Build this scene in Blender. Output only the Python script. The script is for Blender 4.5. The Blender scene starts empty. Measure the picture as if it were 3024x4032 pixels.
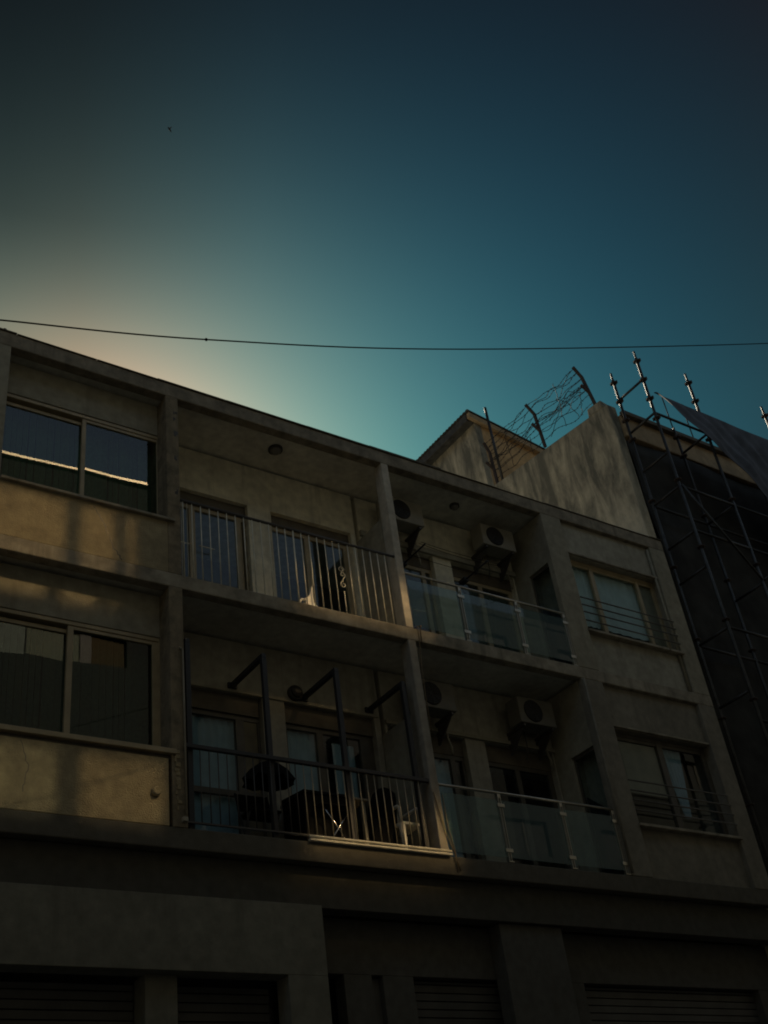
import bpy, bmesh, math, random
from mathutils import Vector, Matrix
random.seed(7)
R = math.radians
scene = bpy.context.scene
COL = scene.collection

# ------------------------------------------------------------------ camera
cam_d = bpy.data.cameras.new("camera")
cam = bpy.data.objects.new("camera", cam_d)
COL.objects.link(cam)
right = Vector((0.82689, -0.54864, -0.12346))
down = Vector((0.23831, 0.54071, -0.80675))
fwd = Vector((0.50937, 0.63767, 0.57786))
up = -down
m = Matrix((right, up, -fwd)).transposed().to_4x4()
m.translation = Vector((0, -10.0, 0.0))
cam.matrix_world = m
cam_d.sensor_fit = 'AUTO'
cam_d.sensor_width = 36.0
cam_d.lens = 40.2
cam_d.clip_start = 0.1
cam_d.clip_end = 5000
scene.camera = cam

# ------------------------------------------------------------------ sun, sky, exposure
SUN_AZ, SUN_EL = 22.0, 34.8            # azimuth from +Y towards +X
s_dir = Vector((math.sin(R(SUN_AZ)) * math.cos(R(SUN_EL)), math.cos(R(SUN_AZ)) * math.cos(R(SUN_EL)), math.sin(R(SUN_EL))))
sun_d = bpy.data.lights.new("sun", 'SUN')
sun_d.energy = 4.0
sun_d.angle = R(0.5)
sun_d.color = (1.0, 0.84, 0.62)
sun = bpy.data.objects.new("sun", sun_d)
sun.rotation_euler = s_dir.to_track_quat('Z', 'Y').to_euler()
sun.location = (0, 0, 40)
COL.objects.link(sun)

world = bpy.data.worlds.new("World")
scene.world = world
world.use_nodes = True
wn, wl = world.node_tree.nodes, world.node_tree.links
wn.clear()
w_out = wn.new('ShaderNodeOutputWorld')
w_bg = wn.new('ShaderNodeBackground')
w_sky = wn.new('ShaderNodeTexSky')
w_sky.sky_type = 'NISHITA'
w_sky.sun_disc = False
w_sky.sun_elevation = R(SUN_EL)
w_sky.sun_rotation = R(SUN_AZ)
w_sky.air_density = 1.0
w_sky.dust_density = 2.0
w_sky.ozone_density = 2.0
w_bg.inputs['Strength'].default_value = 0.1
# the hazy, contrasty evening look of the sky: per channel density that grows with the angle
# from the sun and with height, applied to the Nishita colour (all by direction in the world)
def wmath(op, a, b=None, c=None, clamp=False):
    nd = wn.new('ShaderNodeMath'); nd.operation = op; nd.use_clamp = clamp
    for i, v in enumerate((a, b, c)):
        if v is None: continue
        if isinstance(v, (int, float)): nd.inputs[i].default_value = v
        else: wl.new(v, nd.inputs[i])
    return nd.outputs[0]
w_tc = wn.new('ShaderNodeTexCoord')
w_dot = wn.new('ShaderNodeVectorMath'); w_dot.operation = 'DOT_PRODUCT'
w_dot.inputs[1].default_value = s_dir
wl.new(w_tc.outputs['Generated'], w_dot.inputs[0])
w_ang = wmath('MULTIPLY', wmath('ARCCOSINE', w_dot.outputs['Value']), 180 / math.pi)
w_g = wmath('MINIMUM', wmath('MAXIMUM', w_ang, 8.0), 40.0)
w_sep = wn.new('ShaderNodeSeparateXYZ'); wl.new(w_tc.outputs['Generated'], w_sep.inputs[0])
w_el = wmath('MINIMUM', wmath('MAXIMUM', wmath('MULTIPLY', wmath('ARCSINE', w_sep.outputs['Z']), 180 / math.pi), 36.0), 60.0)
w_far = wmath('MULTIPLY_ADD', w_ang, 1 / 25.0, -45 / 25.0, clamp=True)      # 0 up to 45 deg from the sun, 1 beyond 70
w_low = wmath('MULTIPLY_ADD', w_sep.outputs['Z'], 3.3, -0.8, clamp=True)               # low sky held dark so the lower storeys get less light
w_high = wmath('MULTIPLY_ADD', wmath('MULTIPLY_ADD', w_sep.outputs['Z'], 5.0, -3.4, clamp=True), -0.78, 1.0)   # and the zenith too
w_far = wmath('MULTIPLY', w_far, wmath('MULTIPLY', w_low, w_high))
w_hxv = wn.new('ShaderNodeVectorMath'); w_hxv.operation = 'DOT_PRODUCT'
w_hxv.inputs[1].default_value = (math.cos(R(SUN_AZ)), -math.sin(R(SUN_AZ)), 0)
wl.new(w_tc.outputs['Generated'], w_hxv.inputs[0])
w_hxr = w_hxv.outputs['Value']
w_hx = wmath('MINIMUM', wmath('MAXIMUM', w_hxr, -0.03), 0.52)
w_left = wmath('MULTIPLY_ADD', wmath('MULTIPLY', wmath('MULTIPLY_ADD', w_hxr, -5.0, 0.6, clamp=True), wmath('MULTIPLY_ADD', w_el, 0.2, -9.0, clamp=True)), -0.36, 1.0)
SKY_FIT = ((-0.8748, -0.24214, 0.004303, -0.02694, -0.2029), (-2.2354, -0.05864, -0.000099, -0.02674, 1.9562), (-3.5078, -0.02782, -0.001059, -0.00875, 3.1036))
SKY_FAR = (0.20, 0.168, 0.122)
w_comb = wn.new('ShaderNodeCombineXYZ')
for i, (k0, k1, k2, k3, k4) in enumerate(SKY_FIT):
    e = wmath('ADD', wmath('MULTIPLY_ADD', wmath('MULTIPLY_ADD', w_g, k2, k1), w_g, k0), wmath('MULTIPLY', w_el, k3))
    e = wmath('MULTIPLY_ADD', w_hx, k4, e)
    near = wmath('MULTIPLY', wmath('EXPONENT', e), w_left)
    dens = wmath('MULTIPLY_ADD', w_far, wmath('SUBTRACT', SKY_FAR[i], near), near)
    wl.new(wmath('MULTIPLY', dens, 10.0), w_comb.inputs[i])
w_mul = wn.new('ShaderNodeVectorMath'); w_mul.operation = 'MULTIPLY'
wl.new(w_sky.outputs[0], w_mul.inputs[0]); wl.new(w_comb.outputs[0], w_mul.inputs[1])
wl.new(w_mul.outputs[0], w_bg.inputs['Color'])
wl.new(w_bg.outputs[0], w_out.inputs['Surface'])

scene.view_settings.view_transform = 'Standard'
scene.view_settings.look = 'None'
scene.view_settings.exposure = 0.0
scene.view_settings.gamma = 1.0
scene.render.engine = 'CYCLES'
cy = scene.cycles
cy.max_bounces = 8
cy.diffuse_bounces = 4
cy.glossy_bounces = 4
cy.transparent_max_bounces = 12
cy.transmission_bounces = 6
cy.caustics_reflective = True
cy.blur_glossy = 0.0
cy.filter_width = 1.9
cy.sample_clamp_indirect = 0.0
cy.use_guiding = True
cy.use_surface_guiding = True
cy.guiding_training_samples = 0
cy.use_adaptive_sampling = False

# ------------------------------------------------------------------ helpers
class MB:
    def __init__(s):
        s.v, s.f, s.sm = [], [], []

    def face(s, idx, smooth=False):
        s.f.append(idx); s.sm.append(smooth)

    def box(s, x0, x1, y0, y1, z0, z1):
        b = len(s.v)
        for z in (z0, z1):
            for (x, y) in ((x0, y0), (x1, y0), (x1, y1), (x0, y1)):
                s.v.append((x, y, z))
        for q in ((3, 2, 1, 0), (4, 5, 6, 7), (0, 1, 5, 4), (1, 2, 6, 5), (2, 3, 7, 6), (3, 0, 4, 7)):
            s.face([b + i for i in q])
        return s

    def hexa(s, p8):
        b = len(s.v)
        s.v += [tuple(p) for p in p8]
        for q in ((3, 2, 1, 0), (4, 5, 6, 7), (0, 1, 5, 4), (1, 2, 6, 5), (2, 3, 7, 6), (3, 0, 4, 7)):
            s.face([b + i for i in q])
        return s

    def path(s, pts, r, n=8, caps=True):
        pts = [Vector(p) for p in pts]
        rs = r if isinstance(r, (list, tuple)) else [r] * len(pts)
        rings, prev = [], None
        for i, p in enumerate(pts):
            a = pts[max(i - 1, 0)]; c = pts[min(i + 1, len(pts) - 1)]
            d = (c - a).normalized()
            if prev is None:
                h = Vector((0, 0, 1)) if abs(d.z) < 0.9 else Vector((1, 0, 0))
                u = d.cross(h).normalized()
            else:
                u = (prev - d * prev.dot(d)).normalized()
            prev = u
            w = d.cross(u)
            b = len(s.v)
            for k in range(n):
                t = 2 * math.pi * k / n
                s.v.append(tuple(p + (u * math.cos(t) + w * math.sin(t)) * rs[i]))
            rings.append(b)
        for i in range(len(rings) - 1):
            for k in range(n):
                k2 = (k + 1) % n
                s.face([rings[i] + k, rings[i] + k2, rings[i + 1] + k2, rings[i + 1] + k], n > 4)
        if caps:
            s.face([rings[0] + k for k in range(n)][::-1])
            s.face([rings[-1] + k for k in range(n)])
        return s

    def bar(s, a, b, w, h, upv=(0, 0, 1)):
        """rectangular bar from a to b, w across, h along upv"""
        a, b = Vector(a), Vector(b)
        d = (b - a).normalized()
        u = Vector(upv)
        side = d.cross(u)
        if side.length < 1e-4:
            side = d.cross(Vector((0, 1, 0)))
        side.normalize()
        u = side.cross(d).normalized()
        sw, uh = side * w / 2, u * h / 2
        p = [a - sw - uh, a + sw - uh, b + sw - uh, b - sw - uh, a - sw + uh, a + sw + uh, b + sw + uh, b - sw + uh]
        return s.hexa(p)

    def lathe(s, c, prof, n=24, axis='Z'):
        rings = []
        for (r, h) in prof:
            b = len(s.v)
            for k in range(n):
                t = 2 * math.pi * k / n
                x, y = r * math.cos(t), r * math.sin(t)
                if axis == 'Z':
                    s.v.append((c[0] + x, c[1] + y, c[2] + h))
                else:
                    s.v.append((c[0] + x, c[1] + h, c[2] + y))
            rings.append(b)
        for i in range(len(rings) - 1):
            for k in range(n):
                k2 = (k + 1) % n
                s.face([rings[i] + k, rings[i] + k2, rings[i + 1] + k2, rings[i + 1] + k], True)
        s.face([rings[0] + k for k in range(n)][::-1])
        s.face([rings[-1] + k for k in range(n)])
        return s

    def prism(s, poly, axis, a, b):
        """extrude a 2-D polygon along an axis ('X','Y','Z') from a to b"""
        n = len(poly); o = len(s.v)
        def mk(p, t):
            return {'X': (t, p[0], p[1]), 'Y': (p[0], t, p[1]), 'Z': (p[0], p[1], t)}[axis]
        for t in (a, b):
            s.v += [mk(p, t) for p in poly]
        s.face([o + i for i in range(n)])
        s.face([o + n + i for i in range(n)][::-1])
        for i in range(n):
            j = (i + 1) % n
            s.face([o + i, o + n + i, o + n + j, o + j])
        return s

    def build(s, name, mat, parent=None, bevel=0.0):
        me = bpy.data.meshes.new(name)
        me.from_pydata(s.v, [], s.f)
        me.update()
        bm = bmesh.new(); bm.from_mesh(me)
        bmesh.ops.recalc_face_normals(bm, faces=bm.faces)
        bm.to_mesh(me); bm.free()
        for p, sm in zip(me.polygons, s.sm):
            p.use_smooth = sm
        me.materials.append(mat)
        o = bpy.data.objects.new(name, me)
        COL.objects.link(o)
        if parent is not None:
            o.parent = parent
            base = Vector((0, 0, 0)); q = parent
            while q is not None:
                base += q.location; q = q.parent
            if base.length > 0:
                me.transform(Matrix.Translation(-base))
        if bevel > 0:
            md = o.modifiers.new("bevel", 'BEVEL')
            md.width = bevel; md.segments = 2; md.limit_method = 'ANGLE'; md.angle_limit = R(40)
        return o

def box(*a):
    return MB().box(*a)

def tag(o, label=None, cat=None, group=None, kind=None):
    if label: o['label'] = label
    if cat: o['category'] = cat
    if group: o['group'] = group
    if kind: o['kind'] = kind
    return o

def thing(name, label, cat, loc=(0, 0, 0), group=None):
    o = bpy.data.objects.new(name, None)
    o.empty_display_size = 0.2
    COL.objects.link(o)
    o.location = loc
    return tag(o, label, cat, group)

def copy_tree(o, parent=None, off=None):
    c = o.copy(); COL.objects.link(c)
    if parent is not None: c.parent = parent
    if off is not None: c.location = Vector(o.location) + Vector(off)
    for ch in list(o.children):
        copy_tree(ch, c)
    return c

# ------------------------------------------------------------------ materials
def new_mat(name):
    mt = bpy.data.materials.new(name); mt.use_nodes = True
    return mt, mt.node_tree.nodes, mt.node_tree.links, mt.node_tree.nodes['Principled BSDF']

def ramp(n, stops):
    r = n.new('ShaderNodeValToRGB')
    el = r.color_ramp.elements
    while len(el) > len(stops): el.remove(el[-1])
    while len(el) < len(stops): el.new(0.5)
    for e, (p, c) in zip(el, stops):
        e.position = p; e.color = (*c, 1) if len(c) == 3 else c
    return r

def plain(name, col, rough=0.6, metal=0.0, var=0.25, scale=6.0, bump=0.0, bscale=60.0, spec=0.5):
    mt, n, l, bs = new_mat(name)
    tc = n.new('ShaderNodeTexCoord'); nz = n.new('ShaderNodeTexNoise')
    nz.inputs['Scale'].default_value = scale; nz.inputs['Detail'].default_value = 6
    l.new(tc.outputs['Object'], nz.inputs['Vector'])
    lo = tuple(c * (1 - var) for c in col); hi = tuple(min(1, c * (1 + var)) for c in col)
    r = ramp(n, [(0.3, lo), (0.7, hi)])
    l.new(nz.outputs['Fac'], r.inputs[0]); l.new(r.outputs[0], bs.inputs['Base Color'])
    bs.inputs['Roughness'].default_value = rough; bs.inputs['Metallic'].default_value = metal
    bs.inputs['Specular IOR Level'].default_value = spec
    if bump > 0:
        n2 = n.new('ShaderNodeTexNoise'); n2.inputs['Scale'].default_value = bscale; n2.inputs['Detail'].default_value = 4
        l.new(tc.outputs['Object'], n2.inputs['Vector'])
        b = n.new('ShaderNodeBump'); b.inputs['Strength'].default_value = bump; b.inputs['Distance'].default_value = 0.01
        l.new(n2.outputs['Fac'], b.inputs['Height']); l.new(b.outputs[0], bs.inputs['Normal'])
    return mt

def plaster(name, col, grime=0.5, rough_cast=0.3, gscale=1.3, streak=0.5, dirt=(0.10, 0.09, 0.07)):
    """painted render with blotches, run-off streaks and a rough surface"""
    mt, n, l, bs = new_mat(name)
    tc = n.new('ShaderNodeTexCoord')
    n1 = n.new('ShaderNodeTexNoise'); n1.inputs['Scale'].default_value = gscale; n1.inputs['Detail'].default_value = 8; n1.inputs['Roughness'].default_value = 0.65
    l.new(tc.outputs['Object'], n1.inputs['Vector'])
    mp = n.new('ShaderNodeMapping'); mp.inputs['Scale'].default_value = (5, 5, 0.5)
    l.new(tc.outputs['Object'], mp.inputs['Vector'])
    n2 = n.new('ShaderNodeTexNoise'); n2.inputs['Scale'].default_value = 1.0; n2.inputs['Detail'].default_value = 6; n2.inputs['Roughness'].default_value = 0.6
    l.new(mp.outputs[0], n2.inputs['Vector'])
    r1 = ramp(n, [(0.42, (0, 0, 0)), (0.72, (1, 1, 1))]); l.new(n1.outputs['Fac'], r1.inputs[0])
    r2 = ramp(n, [(0.50, (0, 0, 0)), (0.75, (1, 1, 1))]); l.new(n2.outputs['Fac'], r2.inputs[0])
    m1 = n.new('ShaderNodeMath'); m1.operation = 'MULTIPLY'; m1.inputs[1].default_value = grime; l.new(r1.outputs[0], m1.inputs[0])
    m2 = n.new('ShaderNodeMath'); m2.operation = 'MULTIPLY'; m2.inputs[1].default_value = streak; l.new(r2.outputs[0], m2.inputs[0])
    mx = n.new('ShaderNodeMath'); mx.operation = 'MAXIMUM'; l.new(m1.outputs[0], mx.inputs[0]); l.new(m2.outputs[0], mx.inputs[1])
    n3 = n.new('ShaderNodeTexNoise'); n3.inputs['Scale'].default_value = 9; n3.inputs['Detail'].default_value = 8
    l.new(tc.outputs['Object'], n3.inputs['Vector'])
    rc = ramp(n, [(0.3, tuple(c * 0.82 for c in col)), (0.7, tuple(min(1, c * 1.12) for c in col))]); l.new(n3.outputs['Fac'], rc.inputs[0])
    mix = n.new('ShaderNodeMix'); mix.data_type = 'RGBA'
    l.new(mx.outputs[0], mix.inputs['Factor']); l.new(rc.outputs[0], mix.inputs[6]); mix.inputs[7].default_value = (*dirt, 1)
    l.new(mix.outputs[2], bs.inputs['Base Color'])
    bs.inputs['Roughness'].default_value = 0.92; bs.inputs['Specular IOR Level'].default_value = 0.2
    n4 = n.new('ShaderNodeTexNoise'); n4.inputs['Scale'].default_value = 70; n4.inputs['Detail'].default_value = 5
    l.new(tc.outputs['Object'], n4.inputs['Vector'])
    b = n.new('ShaderNodeBump'); b.inputs['Strength'].default_value = rough_cast; b.inputs['Distance'].default_value = 0.012
    l.new(n4.outputs['Fac'], b.inputs['Height']); l.new(b.outputs[0], bs.inputs['Normal'])
    return mt

def mold_wall(name, col, z_top, depth):
    """weathered party wall: grey run-off streaks hanging from the top edge over patchy old render"""
    mt, n, l, bs = new_mat(name)
    tc = n.new('ShaderNodeTexCoord')
    def noise(scale, vec, det=8, rough=0.6, dist=0.0):
        z = n.new('ShaderNodeTexNoise'); z.inputs['Scale'].default_value = scale; z.inputs['Detail'].default_value = det
        z.inputs['Roughness'].default_value = rough; z.inputs['Distortion'].default_value = dist
        l.new(vec, z.inputs['Vector']); return z.outputs['Fac']
    def mapped(sc):
        mp = n.new('ShaderNodeMapping'); mp.inputs['Scale'].default_value = sc; l.new(tc.outputs['Object'], mp.inputs['Vector']); return mp.outputs[0]
    def math_(op, a, b):
        m = n.new('ShaderNodeMath'); m.operation = op
        for i, v in enumerate((a, b)):
            if isinstance(v, (int, float)): m.inputs[i].default_value = v
            else: l.new(v, m.inputs[i])
        return m.outputs[0]
    sp = n.new('ShaderNodeSeparateXYZ'); l.new(tc.outputs['Object'], sp.inputs[0])
    mr = n.new('ShaderNodeMapRange'); mr.inputs[1].default_value = z_top - depth; mr.inputs[2].default_value = z_top; mr.inputs[3].default_value = -0.22; mr.inputs[4].default_value = 0.12
    l.new(sp.outputs['Z'], mr.inputs[0])
    drip = math_('ADD', noise(1.0, mapped((3.4, 3.4, 0.85)), 9, 0.66, 0.5), mr.outputs[0])
    rd = ramp(n, [(0.36, (0, 0, 0)), (0.70, (1, 1, 1))]); l.new(drip, rd.inputs[0])
    pat = noise(1.6, mapped((1, 1, 0.8)), 9, 0.68, 0.3)
    rp = ramp(n, [(0.50, (0, 0, 0)), (0.70, (1, 1, 1))]); l.new(pat, rp.inputs[0])
    spk = noise(14, tc.outputs['Object'], 6, 0.7)
    rs = ramp(n, [(0.60, (0, 0, 0)), (0.72, (1, 1, 1))]); l.new(spk, rs.inputs[0])
    mask = math_('MAXIMUM', math_('MULTIPLY', rd.outputs[0], 0.86), math_('MULTIPLY', rp.outputs[0], 0.38))
    mask = math_('MAXIMUM', mask, math_('MULTIPLY', rs.outputs[0], 0.35))
    rc = ramp(n, [(0.3, tuple(c * 0.78 for c in col)), (0.52, col), (0.75, tuple(c * 1.12 for c in col))]); l.new(noise(4.0, tc.outputs['Object'], 9, 0.7), rc.inputs[0])
    mix = n.new('ShaderNodeMix'); mix.data_type = 'RGBA'
    l.new(mask, mix.inputs['Factor']); l.new(rc.outputs[0], mix.inputs[6]); mix.inputs[7].default_value = (0.085, 0.09, 0.078, 1)
    l.new(mix.outputs[2], bs.inputs['Base Color'])
    bs.inputs['Roughness'].default_value = 0.95; bs.inputs['Specular IOR Level'].default_value = 0.15
    b = n.new('ShaderNodeBump'); b.inputs['Strength'].default_value = 0.35; b.inputs['Distance'].default_value = 0.02
    l.new(noise(40, tc.outputs['Object'], 6), b.inputs['Height']); l.new(b.outputs[0], bs.inputs['Normal'])
    return mt

def glass(name, tint=(0.55, 0.62, 0.62), ior=1.55, wave=0.0, wscale=1.5, rough=0.0):
    mt, n, l, bs = new_mat(name)
    n.remove(bs)
    out = n['Material Output']
    tr = n.new('ShaderNodeBsdfTransparent'); tr.inputs[0].default_value = (*tint, 1)
    gl = n.new('ShaderNodeBsdfGlossy'); gl.inputs['Roughness'].default_value = rough
    fr = n.new('ShaderNodeFresnel'); fr.inputs['IOR'].default_value = ior
    mx = n.new('ShaderNodeMixShader')
    ge = n.new('ShaderNodeNewGeometry'); iv = n.new('ShaderNodeMath'); iv.operation = 'SUBTRACT'; iv.inputs[0].default_value = 1.0
    l.new(ge.outputs['Backfacing'], iv.inputs[1])
    fm = n.new('ShaderNodeMath'); fm.operation = 'MULTIPLY'; l.new(fr.outputs[0], fm.inputs[0]); l.new(iv.outputs[0], fm.inputs[1])
    l.new(fm.outputs[0], mx.inputs[0]); l.new(tr.outputs[0], mx.inputs[1]); l.new(gl.outputs[0], mx.inputs[2])
    l.new(mx.outputs[0], out.inputs['Surface'])
    if wave > 0:
        tc = n.new('ShaderNodeTexCoord'); nz = n.new('ShaderNodeTexNoise'); nz.inputs['Scale'].default_value = wscale; nz.inputs['Detail'].default_value = 0
        l.new(tc.outputs['Object'], nz.inputs['Vector'])
        b = n.new('ShaderNodeBump'); b.inputs['Strength'].default_value = 1.0; b.inputs['Distance'].default_value = wave
        l.new(nz.outputs['Fac'], b.inputs['Height']); l.new(b.outputs[0], gl.inputs['Normal'])
    return mt

def mirror_pane(name, refl, rough, tint=(1.0, 0.80, 0.50), base=(0.012, 0.015, 0.016)):
    """mirrored solar-control glazing of the building across the street"""
    mt, n, l, bs = new_mat(name)
    out = n['Material Output']
    bs.inputs['Base Color'].default_value = (*base, 1); bs.inputs['Specular IOR Level'].default_value = 0.0
    gl = n.new('ShaderNodeBsdfGlossy'); gl.inputs['Roughness'].default_value = rough; gl.inputs['Color'].default_value = (*tint, 1)
    mx = n.new('ShaderNodeMixShader'); mx.inputs[0].default_value = refl
    l.new(bs.outputs[0], mx.inputs[1]); l.new(gl.outputs[0], mx.inputs[2]); l.new(mx.outputs[0], out.inputs['Surface'])
    return mt

M = {}
M['wall'] = plaster('cream_render', (0.37, 0.345, 0.265), 0.45, 0.25)
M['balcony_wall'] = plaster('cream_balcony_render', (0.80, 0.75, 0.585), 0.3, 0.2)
M['balcony_low'] = plaster('dimmed_balcony_render', (0.42, 0.395, 0.32), 0.4, 0.2)  # balcony render darkened for the lower storey, its dimness put into the colour
M['wall_low'] = plaster('dimmed_render', (0.27, 0.25, 0.20), 0.45, 0.2)  # shaded copy of the wall render: lower storey gloom painted into the colour
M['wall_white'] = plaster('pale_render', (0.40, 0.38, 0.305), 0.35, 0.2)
M['parapet'] = plaster('rough_cast_render', (0.42, 0.35, 0.215), 0.55, 0.9, 2.6, 0.35)
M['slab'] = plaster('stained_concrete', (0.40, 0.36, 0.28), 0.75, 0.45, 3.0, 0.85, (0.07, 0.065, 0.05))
M['slab_low'] = plaster('dimmed_concrete', (0.14, 0.13, 0.105), 0.6, 0.3, 2.0, 0.6)  # slab concrete with the darkness low on the facade painted in
M['fascia'] = plaster('roof_edge_concrete', (0.33, 0.29, 0.22), 0.8, 0.45, 3.5, 0.85, (0.06, 0.055, 0.045))
M['ceiling'] = plaster('white_ceiling_paint', (0.74, 0.735, 0.65), 0.35, 0.1, 1.0, 0.0)
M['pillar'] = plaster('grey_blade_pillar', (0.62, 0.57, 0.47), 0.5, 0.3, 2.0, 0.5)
M['pillar_low'] = plaster('grey_blade_pillar_dimmed', (0.40, 0.37, 0.31), 0.5, 0.3, 2.0, 0.5)  # same pillar render, darkened in colour to dim the lower storey
M['pilaster'] = plaster('flaking_render', (0.30, 0.25, 0.17), 0.9, 0.6, 6.0, 0.7, (0.09, 0.08, 0.06))
M['dark_room'] = plain('dark_interior', (0.22, 0.21, 0.19), 0.9)
M['alu'] = plain('bronze_window_frame', (0.40, 0.325, 0.20), 0.45, 0.0, 0.15)
M['alu_dark'] = plain('dark_window_frame', (0.10, 0.09, 0.07), 0.5)
M['shutter_box'] = plain('shutter_box', (0.13, 0.11, 0.08), 0.7)
M['steel_paint'] = plain('cream_painted_steel', (0.74, 0.71, 0.58), 0.45, 0.0, 0.2)
M['steel_dull'] = plain('dull_painted_steel', (0.30, 0.275, 0.21), 0.5, 0.0, 0.2)
M['rail_dark'] = plain('dark_handrail', (0.07, 0.065, 0.06), 0.45)
M['black_steel'] = plain('black_painted_steel', (0.025, 0.026, 0.03), 0.5)
M['inox'] = plain('brushed_steel', (0.5, 0.47, 0.40), 0.35, 0.9, 0.15)
M['chrome'] = plain('polished_tube', (0.75, 0.73, 0.70), 0.16, 1.0, 0.05)
M['guard_steel'] = plain('dark_guard_bar', (0.13, 0.12, 0.10), 0.4, 0.3, 0.2)
M['galv'] = plain('dull_scaffold_tube', (0.055, 0.055, 0.053), 0.42, 0.6, 0.3, 12)
M['rust'] = plain('rusty_angle_iron', (0.05, 0.035, 0.028), 0.8, 0.0, 0.4, 14)
M['wire'] = plain('rusty_wire', (0.03, 0.025, 0.022), 0.7)
M['cable'] = plain('black_cable', (0.012, 0.012, 0.012), 0.95, spec=0.1)
M['white_plastic'] = plain('white_plastic', (0.75, 0.72, 0.64), 0.4, 0.0, 0.06)
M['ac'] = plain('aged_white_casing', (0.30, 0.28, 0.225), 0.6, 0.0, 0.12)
M['ac_low'] = plain('dimmed_casing', (0.17, 0.16, 0.13), 0.65, 0.0, 0.15)  # same casing as above, painted darker for the dim lower balcony
M['ac_grille'] = plain('dark_fan_grille', (0.02, 0.022, 0.025), 0.6)
M['lamp_rim'] = plain('dark_lamp_rim', (0.05, 0.045, 0.04), 0.6)
M['lamp_glass'] = plain('dull_lamp_glass', (0.16, 0.15, 0.13), 0.35)
M['curtain_blue'] = plain('pale_blue_curtain', (0.42, 0.54, 0.60), 0.9, 0, 0.1)
M['curtain_pale'] = plain('pale_grey_curtain', (0.80, 0.86, 0.80), 0.9, 0, 0.1)
M['blind_green'] = plain('green_vertical_blind', (0.13, 0.19, 0.12), 0.8, 0, 0.3, 30)
M['blind_dark'] = plain('dark_vertical_blind', (0.10, 0.115, 0.09), 0.8, 0, 0.3, 30)
M['shutter_brown'] = plain('brown_shutter', (0.36, 0.30, 0.21), 0.7, 0, 0.15)
M['panel_olive'] = plain('olive_door_panel', (0.16, 0.14, 0.09), 0.7)
M['tarp'] = plain('black_cover', (0.014, 0.014, 0.014), 0.95, 0, 0.3, 5, 0.4, 12, 0.08)
M['net'] = plain('debris_netting', (0.085, 0.095, 0.118), 0.85, 0, 0.35, 3, 0.5, 30)
M['net_black'] = plain('black_netting', (0.05, 0.05, 0.047), 0.95, 0, 0.3, 2.5, 0.5, 25, 0.1)
M['roof_sheet'] = plain('grey_corrugated_sheet', (0.06, 0.06, 0.055), 0.8, 0, 0.4, 9)
M['copper_strip'] = plain('roof_coping_felt', (0.10, 0.085, 0.06), 0.8)
M['rope'] = plain('old_rope', (0.16, 0.12, 0.07), 0.9)
M['cloth'] = plain('pale_rag', (0.40, 0.37, 0.30), 0.9, 0, 0.2, 10)
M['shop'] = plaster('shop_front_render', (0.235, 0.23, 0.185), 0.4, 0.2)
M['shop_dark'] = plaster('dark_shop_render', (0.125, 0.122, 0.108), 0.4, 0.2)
M['shop_beam'] = plaster('dimmed_beam_render', (0.10, 0.097, 0.083), 0.4, 0.2)  # beam colour darkened to carry the gloom towards the facade foot
M['shutter_grey'] = plain('grey_roller_shutter', (0.12, 0.118, 0.108), 0.6, 0.0, 0.2, 3)
M['asphalt'] = plain('asphalt', (0.05, 0.05, 0.05), 0.9, 0, 0.3, 8, 0.3, 90)
M['paving'] = plain('paving', (0.45, 0.43, 0.39), 0.9, 0, 0.25, 4)
M['party'] = mold_wall('mouldy_party_wall', (0.68, 0.605, 0.44), 13.8, 2.3)
M['room_wall'] = mold_wall('mouldy_room_wall', (0.70, 0.625, 0.455), 16.4, 2.2)
M['ochre'] = plaster('ochre_render', (0.62, 0.41, 0.20), 0.4, 0.2, 1.2, 0.3)
M['nb_fascia'] = plaster('neighbour_fascia', (0.46, 0.34, 0.20), 0.5, 0.2, 1.2, 0.3)
M['nb_dark'] = plaster('neighbour_dark_wall', (0.34, 0.32, 0.29), 0.4, 0.2)
M['opp'] = plaster('dark_cladding', (0.062, 0.071, 0.072), 0.3, 0.2)
M['opp_low'] = plaster('dark_cladding_low', (0.058, 0.065, 0.066), 0.3, 0.2)
M['opp_top'] = plain('metal_coping', (0.85, 0.72, 0.50), 0.44, 1.0, 0.03)
M['pane'] = plain('dark_blind_window', (0.03, 0.03, 0.03), 0.6)
M['mirror'] = mirror_pane('solar_glazing', 0.22, 0.03)
M['mirror_low'] = mirror_pane('smoked_solar_glazing', 0.15, 0.03, (0.9, 0.92, 0.75), (0.24, 0.30, 0.26))
M['mirror_smoke'] = mirror_pane('smoked_dark_glazing', 0.15, 0.03, (1.0, 0.86, 0.6))
M['pane_pale'] = plain('pale_blind_window', (0.24, 0.30, 0.26), 0.6)
M['mirror_dusty'] = mirror_pane('dusty_solar_glazing', 0.45, 0.06)
M['glass'] = glass('window_glass', (0.70, 0.78, 0.74), 1.75, 0.0028, 1.1)
M['glass_door'] = glass('door_glass', (0.84, 0.90, 0.92), 1.6)
M['glass_rail'] = glass('balustrade_glass', (0.72, 0.82, 0.80), 1.55)
nt = M['glass_rail'].node_tree
_mx = [n for n in nt.nodes if n.type == 'MIX_SHADER'][0]
_df = nt.nodes.new('ShaderNodeBsdfDiffuse'); _df.inputs[0].default_value = (0.42, 0.56, 0.58, 1)
_m2 = nt.nodes.new('ShaderNodeMixShader'); _m2.inputs[0].default_value = 0.115
nt.links.new(_mx.outputs[0], _m2.inputs[1]); nt.links.new(_df.outputs[0], _m2.inputs[2])
nt.links.new(_m2.outputs[0], nt.nodes['Material Output'].inputs['Surface'])
M['bird'] = plain('dark_feathers', (0.02, 0.018, 0.016), 0.8)
GZ = -1.6                                  # street level, the eye is 1.6 m above it

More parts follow.
